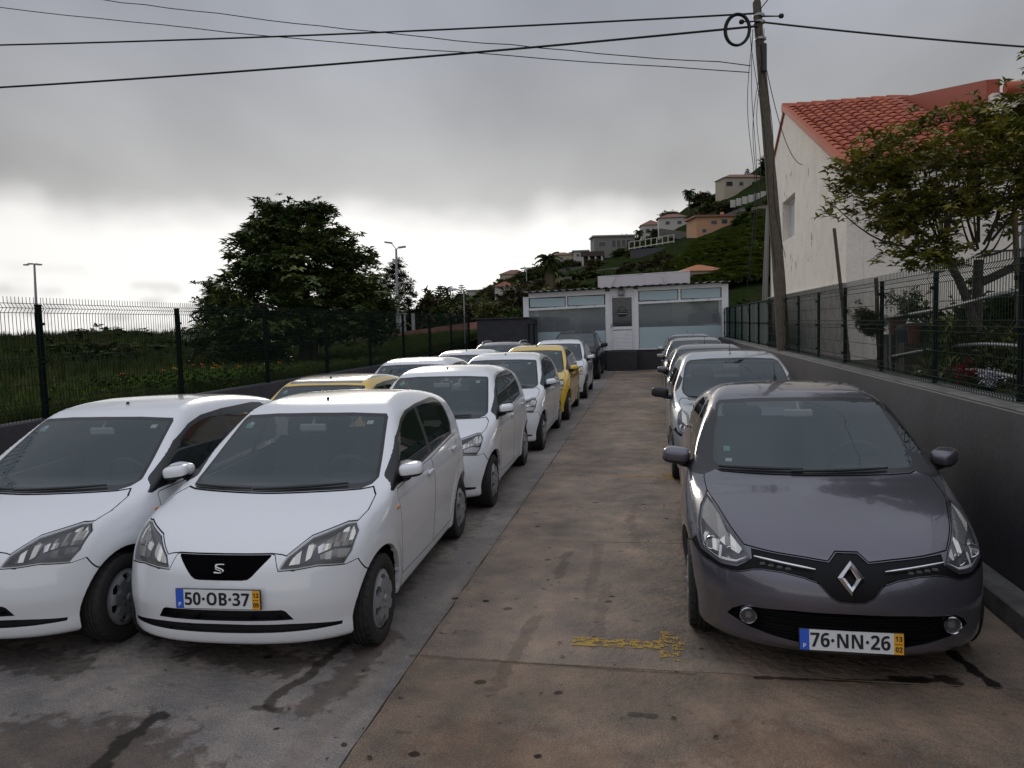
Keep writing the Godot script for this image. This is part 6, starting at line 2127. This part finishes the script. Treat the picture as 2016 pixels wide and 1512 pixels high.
	# trees left behind the fence and by the office
	for q in [[0, Vector3(-24.2, 1.0, -60), Vector3(1.8, 3.0, 1.8), "dark round tree at the right foot of the tall sparse tree"], [0, Vector3(-20.8, 1.0, -61), Vector3(3.4, 2.6, 2.4), "dark bush mass under the tall sparse tree"], [2, Vector3(-17.5, 1.2, -60), Vector3(2.4, 3.2, 2), "brownish dark bush right of the lamp posts"], [0, Vector3(-14.6, 1.2, -58), Vector3(2.6, 2.6, 2), "dark bush between lamp posts and pink hut"],
			[1, Vector3(-8.3, 1.4, -42), Vector3(1.5, 1.6, 1.4), "olive bush behind the dark shed, left part"], [2, Vector3(-10.2, 1.4, -44), Vector3(1.9, 1.7, 1.6), "brownish bush above the pink wall"], [0, Vector3(-6.4, 1.2, -38), Vector3(1.1, 1.5, 1.0), "fresh green bush left of the office wall"], [1, Vector3(-6.0, 1.2, -50), Vector3(2.2, 2.7, 2), "big olive tree-like bush behind the office corner"], [2, Vector3(-10.5, 1.2, -58), Vector3(3.2, 3.3, 2.4), "large brownish bush behind the shed"], [1, Vector3(-4.2, 1.2, -62), Vector3(2.6, 3.0, 2.2), "olive bush just over the left end of the office roof"],
			[0, Vector3(-45.0, .6, -58), Vector3(2.6, 1.9, 2), "dark round tree on the skyline at the far left"], [0, Vector3(-47.5, .4, -60), Vector3(1.7, 1.4, 1.6), "small dark tree beside the round one at the far left"],
			[0, Vector3(10.5, 1.0, -85), Vector3(3.5, 2.4, 3), "green bush mass right of the office roof"], [2, Vector3(9, 1.0, -112), Vector3(4.5, 4.6, 4), "brownish bush mass right above the office roof"], [2, Vector3(17.5, 1.0, -118), Vector3(4.5, 5, 4), "brownish bush mass beside the utility pole"], [1, Vector3(3.2, 1.0, -110), Vector3(3, 2.6, 3), "olive bush behind the white roof board"]]:
		put.call(q[0], q[1], q[2], q[3], "")
	# hedge of weeds on the mound
	for k in 20:
		var x := -13.5 - rng.randf() * 16.0
		var z := -9.0 - k * 1.35
		put.call([0, 0, 2][k % 3], Vector3(x, land(x, z) - .12, z), Vector3(1.6, rng.randf_range(.35, .6), 1.2), "low dark bramble bush on the mound behind the left fence", "brambles on the mound")
	# garden shrubs at the right
	for q in [[0, Vector3(3.6, 1.15, -7.2), Vector3(.55, .45, .5), "green shrub low behind the right fence near its front end"], [0, Vector3(3.9, 1.15, -5.6), Vector3(.7, .75, .6), "dense shrub behind the right fence at the picture edge"], [1, Vector3(3.35, 1.15, -8.9), Vector3(.55, .7, .5), "olive shrub at the foot of the garden tree"], [0, Vector3(4.3, 1.15, -10.6), Vector3(.9, 1.0, .7), "dark shrub between garden tree and cream house"], [1, Vector3(3.0, 1.75, -11.6), Vector3(.28, .32, .26), "small leafy plant standing higher by the wall band"]]:
		put.call(q[0], q[1], q[2], q[3], "")
	build_small_plants(rng)

func frond_tree(nm: String, at: Vector3, h: float, r: float, label: String, n := 26, up := .5, skirt := 0):
	var rng := RandomNumberGenerator.new()
	rng.seed = int(h * 100) + n
	var o := thing(nm, at, label, "palm")
	var m := MB.new()
	m.tube([Vector3(0, -1, 0), Vector3(.1, h * .5, 0), Vector3(0, h, 0)], [r * .12, r * .09, r * .10], 8)
	obj("trunk", m.mesh(), mat(Color(.06, .05, .04), .95), o)
	m = MB.new()
	for k in n + skirt:
		var an := k * 2.399
		var e: float = lerpf(1.2, -.5, float(k) / n) * (.6 + up) if k < n else -2.5
		var d := Vector3(cos(an), 0, sin(an))
		var pr := Vector3(0, h, 0) + (d * r * rng.randf_range(.12, .30) if k >= n else Vector3.ZERO)
		var len := r * rng.randf_range(.85, 1.1) * (1.0 if k < n else 1.5)
		m.col = Color(.030, .044, .014) * rng.randf_range(.7, 1.3) if k < n else Color(.11, .09, .06) * rng.randf_range(.6, 1.1)
		m.col.a = 1
		for t in 6:
			var ee: float = e - t * .33 if k < n else -1.45
			var q: Vector3 = pr + (d * cos(ee) + Vector3.UP * sin(ee)) * len / 6.0
			var s := d.cross(Vector3.UP) * r * .16 * (1.0 - absf(t - 2.0) / 6.0)
			var dn := Vector3(0, -r * .10, 0)
			m.quad(pr, q, q + s + dn, pr + s * .8 + dn, Vector3.UP); m.quad(pr, q, q - s + dn, pr - s * .8 + dn, Vector3.UP)
			pr = q
	obj("fronds", m.mesh(), leaf_mat(.6, .1), o)
func whorl_tree(at: Vector3, h: float, r: float, label: String, tiers: int, group := ""):
	var rng := RandomNumberGenerator.new()
	rng.seed = int(at.x * 7)
	var o := thing("conifer_tree", at, label, "tree", group)
	var m := MB.new()
	m.tube([Vector3(0, -1, 0), Vector3(0, h, 0)], [r * .07, r * .02], 6)
	obj("trunk", m.mesh(), mat(Color(.05, .045, .035), .95), o)
	m = MB.new()
	m.col = Color(.022, .034, .016)
	for t in tiers:
		var y := h * (.25 + .72 * t / tiers)
		var rr := r * (1.0 - .85 * t / tiers)
		for k in 7:
			var an := TAU * k / 7 + t * .6
			var d := Vector3(cos(an), 0, sin(an))
			var e := d * rr * rng.randf_range(.8, 1.1) + Vector3(0, y + rr * .15, 0)
			m.tube([Vector3(0, y, 0), d * rr * .5 + Vector3(0, y - rr * .02, 0), e], [r * .04, r * .075, r * .03], 5)
	obj("branches", m.mesh(), leaf_mat(.7, .05), o)

func build_small_plants(rng: RandomNumberGenerator):
	frond_tree("palm_tree", Vector3(13.4, 40.0, -288), 7.4, 3.0, "palm with full crown on the hill skyline above the peach house", 34, .5)
	frond_tree("palm_tree", Vector3(-4.2, 28.2, -272), 4.4, 2.4, "palm in front of the left side of the white house", 26, .4)
	frond_tree("palm_tree", Vector3(-22.4, 9.0, -170), 6.6, 3.6, "palm with a beard of dead fronds left above the office roof", 44, .7, 70)
	frond_tree("palm_tree", Vector3(-59.0, .6, -70), 1.8, .75, "left one of two small palms on the skyline behind the left fence", 20, .5)
	frond_tree("palm_tree", Vector3(-54.2, .7, -70), 1.7, .75, "right one of two small palms on the skyline behind the left fence", 20, .5)
	frond_tree("palm_tree", Vector3(-80.5, 12.0, -300), 5.0, 3.2, "dark palm between the whorled conifer and the bushes", 22, .4)
	whorl_tree(Vector3(35.0, 51.0, -299), 6.2, 2.5, "whorled conifer on the hilltop left of the utility pole", 8)
	whorl_tree(Vector3(-83.5, 12.0, -300), 7.2, 4.4, "whorled conifer on the skyline left of the hill", 6)
	whorl_tree(Vector3(-76.0, 13.5, -305), 6.0, 3.2, "small whorled conifer right of the larger one on the skyline", 5)
	# slender dark columnar tree behind the pole
	var o := thing("dark_tree", Vector3(36.5, 45, -262), "tall dark tree on the hilltop just left of the utility pole", "tree")
	var m := MB.new()
	limb(m, Vector3(0, -2, 0), Vector3(0, 7, 0), .3, .1, Vector3.ZERO)
	obj("trunk", m.mesh(), mat(Color(.05, .04, .03), .95), o)
	var rs := rosettes(rng, tips(rng, [[Vector3(0, 5.5, 0), Vector3(2.0, 3.6, 2.0), 60], [Vector3(2.5, 3, 0), Vector3(1.5, 2.4, 1.5), 30]]), 3, .8, 3.0, 5.0, Color(.012, .02, .008), Color(.024, .035, .012), Color(.04, .05, .02), .3)
	many("crown", clump(9, 8, .22, .08, .5, .05), leaf_mat(.6, .1), rs[0], rs[1], o)
	# tall sparse tree by the lamp posts
	o = thing("sparse_tree", Vector3(-20.4, 1.2, -60), "tall sparse dark tree right of the big evergreen", "tree")
	m = MB.new()
	limb(m, Vector3(0, -.5, 0), Vector3(.1, 6.6, 0), .16, .03, Vector3(.05, 0, 0))
	var tp := tips(rng, [[Vector3(0, 5.6, 0), Vector3(.8, 1.0, .8), 22], [Vector3(-.8, 4.6, 0), Vector3(.7, 1.2, .8), 22], [Vector3(.7, 4.4, 0), Vector3(.8, 1.1, .8), 22], [Vector3(0, 3.2, 0), Vector3(1.9, 1.2, 1.2), 50], [Vector3(.2, 1.8, 0), Vector3(2.3, .9, 1.2), 50]])
	for k in tp.size():
		if k % 3 == 0: limb(m, Vector3(.05, maxf(tp[k].y - 1.0, .6), 0), tp[k], .03, .01, Vector3(0, -.1, 0), 4)
	obj("trunk", m.mesh(), mat(Color(.04, .035, .03), .95), o)
	rs = rosettes(rng, tp, 9, .30, .8, 1.5, Color(.014, .020, .010), Color(.028, .036, .016), Color(.04, .045, .02), .3)
	many("crown", clump(10, 8, .20, .06, .6, .05), leaf_mat(.6, .1), rs[0], rs[1], o)
	# grass behind the left fence
	var gm := MB.new()
	for k in 9:
		var a := k * 2.4
		var d := Vector3(cos(a), 0, sin(a))
		var t := d * rng.randf_range(.03, .14) + Vector3(0, rng.randf_range(.10, .24), 0)
		var s := d.cross(Vector3.UP) * .006
		gm.col = Color.WHITE * rng.randf_range(.7, 1.2)
		gm.tri(d * .02 - s, d * .02 + s, t); 
		gm.tri(d * .02 - s, t, t * .6 + s)
	var xf := []
	var cl := []
	for k in 16000:
		var q := rng.randf()
		var x := -6.95 - q * q * 17.0
		var z := rng.randf_range(2.0, -36.0)
		var s := rng.randf_range(.5, 1.3)
		xf.append(Transform3D(Basis(Vector3.UP, rng.randf() * TAU).scaled(Vector3(s * 1.3, s, s * 1.3)), Vector3(x, land(x, z), z)))
		var c := Color(.062, .10, .024).lerp(Color(.115, .14, .038), rng.randf())
		if rng.randf() < .15: c = Color(.12, .105, .05)
		cl.append(c)
	tag(many("grass", gm.mesh(), leaf_mat(.95, .2), xf, cl), "rough grass and weeds growing behind the left fence", "grass")
	# round-leaved creeper with orange flowers
	var cm := MB.new()
	for k in 5:
		var p := Vector3(rng.randf_range(-.10, .10), rng.randf_range(.04, .2), rng.randf_range(-.10, .10))
		cm.col = Color.WHITE * rng.randf_range(.7, 1.2)
		var nn := Vector3(rng.randf_range(-.5, .5), 1, rng.randf_range(-.1, .9)).normalized()
		var a := nn.cross(Vector3.RIGHT).normalized()
		var b := nn.cross(a)
		for t in 6: cm.tri(p, p + (a * cos(t * TAU / 6) + b * sin(t * TAU / 6)) * .036, p + (a * cos((t + 1) * TAU / 6) + b * sin((t + 1) * TAU / 6)) * .036)
	xf = []; cl = []
	var fx := []
	var fc := []
	for k in 1500:
		var x := -7.0 - absf(rng.randfn()) * .9
		var z := -12.3 + rng.randfn() * 1.1
		xf.append(Transform3D(Basis(Vector3.UP, rng.randf() * TAU).scaled(Vector3.ONE * rng.randf_range(.5, .95)), Vector3(x, land(x, z) + rng.randf() * .25, z)))
		cl.append(Color(.038, .075, .014).lerp(Color(.085, .115, .022), rng.randf()))
		if k % 110 == 0:
			fx.append(Transform3D(Basis.IDENTITY.scaled(Vector3.ONE * .34), Vector3(x, land(x, z) + .38, z)))
			fc.append(Color(.55, .16, .02) if k % 3 else Color(.6, .36, .03))
	tag(many("creeper", cm.mesh(), leaf_mat(.9, .3), xf, cl), "bright green round-leaved creeper with orange flowers by the left fence", "creeper")
	tag(many("creeper_flowers", cm.mesh(), leaf_mat(.9, .3), fx, fc), "orange and yellow flowers scattered over the creeper", "flowers")
	# tall weeds on top of the mound
	xf = []; cl = []
	for k in 2600:
		var x := -12.0 - rng.randf() * 30.0
		var z := -8.0 - rng.randf() * 40.0
		var s := rng.randf_range(1.2, 2.6)
		xf.append(Transform3D(Basis(Vector3.UP, rng.randf() * TAU).scaled(Vector3(s, s * 1.2, s)), Vector3(x, land(x, z) - .02, z)))
		cl.append(Color(.045, .070, .020).lerp(Color(.09, .10, .036), rng.randf()))
	tag(many("tall_weeds", gm.mesh(), leaf_mat(.95, .2), xf, cl), "tall weeds along the crest of the mound behind the left fence", "weeds")
	# banana plantation on the slope
	var bm := MB.new()
	for k in 7:
		var a := k * 2.4
		bm.col = Color.WHITE * rng.randf_range(.75, 1.2)
		leaf(bm, Vector3(0, .5, 0), Vector3(cos(a), .9, sin(a)), Vector3.UP, 1.5, .5, .45)
	xf = []; cl = []
	for k in 1300:
		var z := -rng.randf_range(112, 172)
		var u := rng.randf_range(5.0, 27.0)
		var x := u * -z / 170.0
		if z < -150 and u < 12 and z < -150 - (u - 5) * 6: continue
		var s := rng.randf_range(.7, 1.5)
		xf.append(Transform3D(Basis(Vector3.UP, rng.randf() * TAU).scaled(Vector3.ONE * s), Vector3(x, land(x, z), z)))
		cl.append(Color(.095, .135, .045).lerp(Color(.16, .20, .075), rng.randf()))
	tag(many("banana_plants", bm.mesh(), leaf_mat(.8, .6), xf, cl), "banana plants covering the slope right above the office", "banana plants")
	# things in the garden at the right
	var pot := mat(Color(.16, .06, .035), .85)
	for q in [["terracotta pot with a leafy plant on the wall band", Vector3(3.25, 1.75, -11.2), .12], ["smaller terracotta pot beside the leafy one", Vector3(3.28, 1.65, -10.6), .09]]:
		var t := thing("flower_pot", q[1], q[0], "flower pot")
		m = MB.new()
		m.lathe([Vector2(0, q[2] * .65), Vector2(.0, q[2] * .7), Vector2(.2, q[2]), Vector2(.24, q[2] * 1.08), Vector2(.24, q[2] * .9)], Vector3(0, 0, 0), Vector3.UP, 16)
		obj("pot", m.mesh(), pot, t)
		rs = rosettes(rng, tips(rng, [[Vector3(0, .42, 0), Vector3(.2, .16, .2), 16]]), 4, .1, .6, 1.0, Color(.05, .07, .02), Color(.09, .10, .03), Color(.12, .12, .04), .3)
		many("plant", clump(14, 7, .10, .035, .6, .02), leaf_mat(.5, .2), rs[0], rs[1], t)
		part_box("stand", mat(Color(.08, .065, .05), .9), t, -.15, .15, -.55, -.002, -.12, .12)
	var rail := mat(Color(.20, .21, .22), .5, .3)
	for q in [["upper curved metal hand rail behind the right fence", [3.1, 1.92, -12.4, 3.2, 2.06, -9.5, 3.3, 2.20, -7.8, 3.3, 2.20, -5.5]], ["middle curved metal hand rail behind the right fence", [3.1, 1.45, -11.0, 3.2, 1.66, -9.0, 3.25, 1.70, -7.6, 3.3, 1.62, -5.5]], ["lowest thin metal rail behind the right fence", [3.0, 1.35, -9.5, 3.1, 1.45, -8.2, 3.1, 1.42, -6.8, 3.15, 1.38, -5.4]]]:
		m = MB.new()
		var pts := []
		var v: Array = q[1]
		var cu := Curve3D.new()
		for k in 4:
			var a := Vector3(v[k * 3], v[k * 3 + 1], v[k * 3 + 2])
			var tn := Vector3.ZERO
			if k > 0 and k < 3: tn = (Vector3(v[k * 3 + 3], v[k * 3 + 4], v[k * 3 + 5]) - Vector3(v[k * 3 - 3], v[k * 3 - 2], v[k * 3 - 1])) * .17
			cu.add_point(a, -tn, tn)
		for k in 25: pts.append(cu.sample_baked(cu.get_baked_length() * k / 24.0))
		m.tube(pts, [.022], 6)
		tag(obj("hand_rail", m.mesh(), rail), q[0], "rail")
	for q in [["thin grey metal pole behind the right fence, nearer one", Vector3(3.0, 1.2, -6.5), .85], ["thin grey metal pole behind the right fence, farther one", Vector3(2.95, 1.2, -10.4), .7]]:
		m = MB.new()
		m.tube([Vector3(.0, 0, 0), Vector3(-.02, q[2], 0), Vector3(-.1, q[2] + .08, 0)], [.018], 6)
		tag(obj("metal_pole", m.mesh(), rail, self, q[1]), q[0], "pole")
	for q in [["red flower cluster low behind the right fence", Vector3(2.92, 1.46, -8.0), Color(.20, .012, .02)], ["white flower cluster low behind the right fence", Vector3(2.9, 1.42, -7.4), Color(.5, .5, .55)], ["pale yellow flower cluster near the front end of the right fence", Vector3(2.95, 1.32, -6.3), Color(.45, .48, .10)]]:
		rs = rosettes(rng, tips(rng, [[Vector3.ZERO, Vector3(.06, .05, .06), 8]]), 3, .08, .5, .8, q[2], q[2] * 1.2, q[2], 0)
		var fo := many("flower_cluster", clump(15, 7, .06, .035, .5, .02), leaf_mat(.6, .2), rs[0], rs[1], self, false)
		fo.position = q[1]
		tag(fo, q[0], "flowers", "", "stuff")
	part_thing("water_tank", "dark green upright tank behind the right fence", "tank", Vector3(3.45, 1.2, -10.9), mat(Color(.012, .03, .026), .6))

func part_thing(nm: String, label: String, cat: String, at: Vector3, m: Material):
	var b := MB.new()
	b.lathe([Vector2(0, .0), Vector2(0, .30), Vector2(.62, .30), Vector2(.68, .27), Vector2(.70, .1), Vector2(.70, 0)], Vector3.ZERO, Vector3.UP, 20)
	tag(obj(nm, b.mesh(), m, self, at), label, cat)
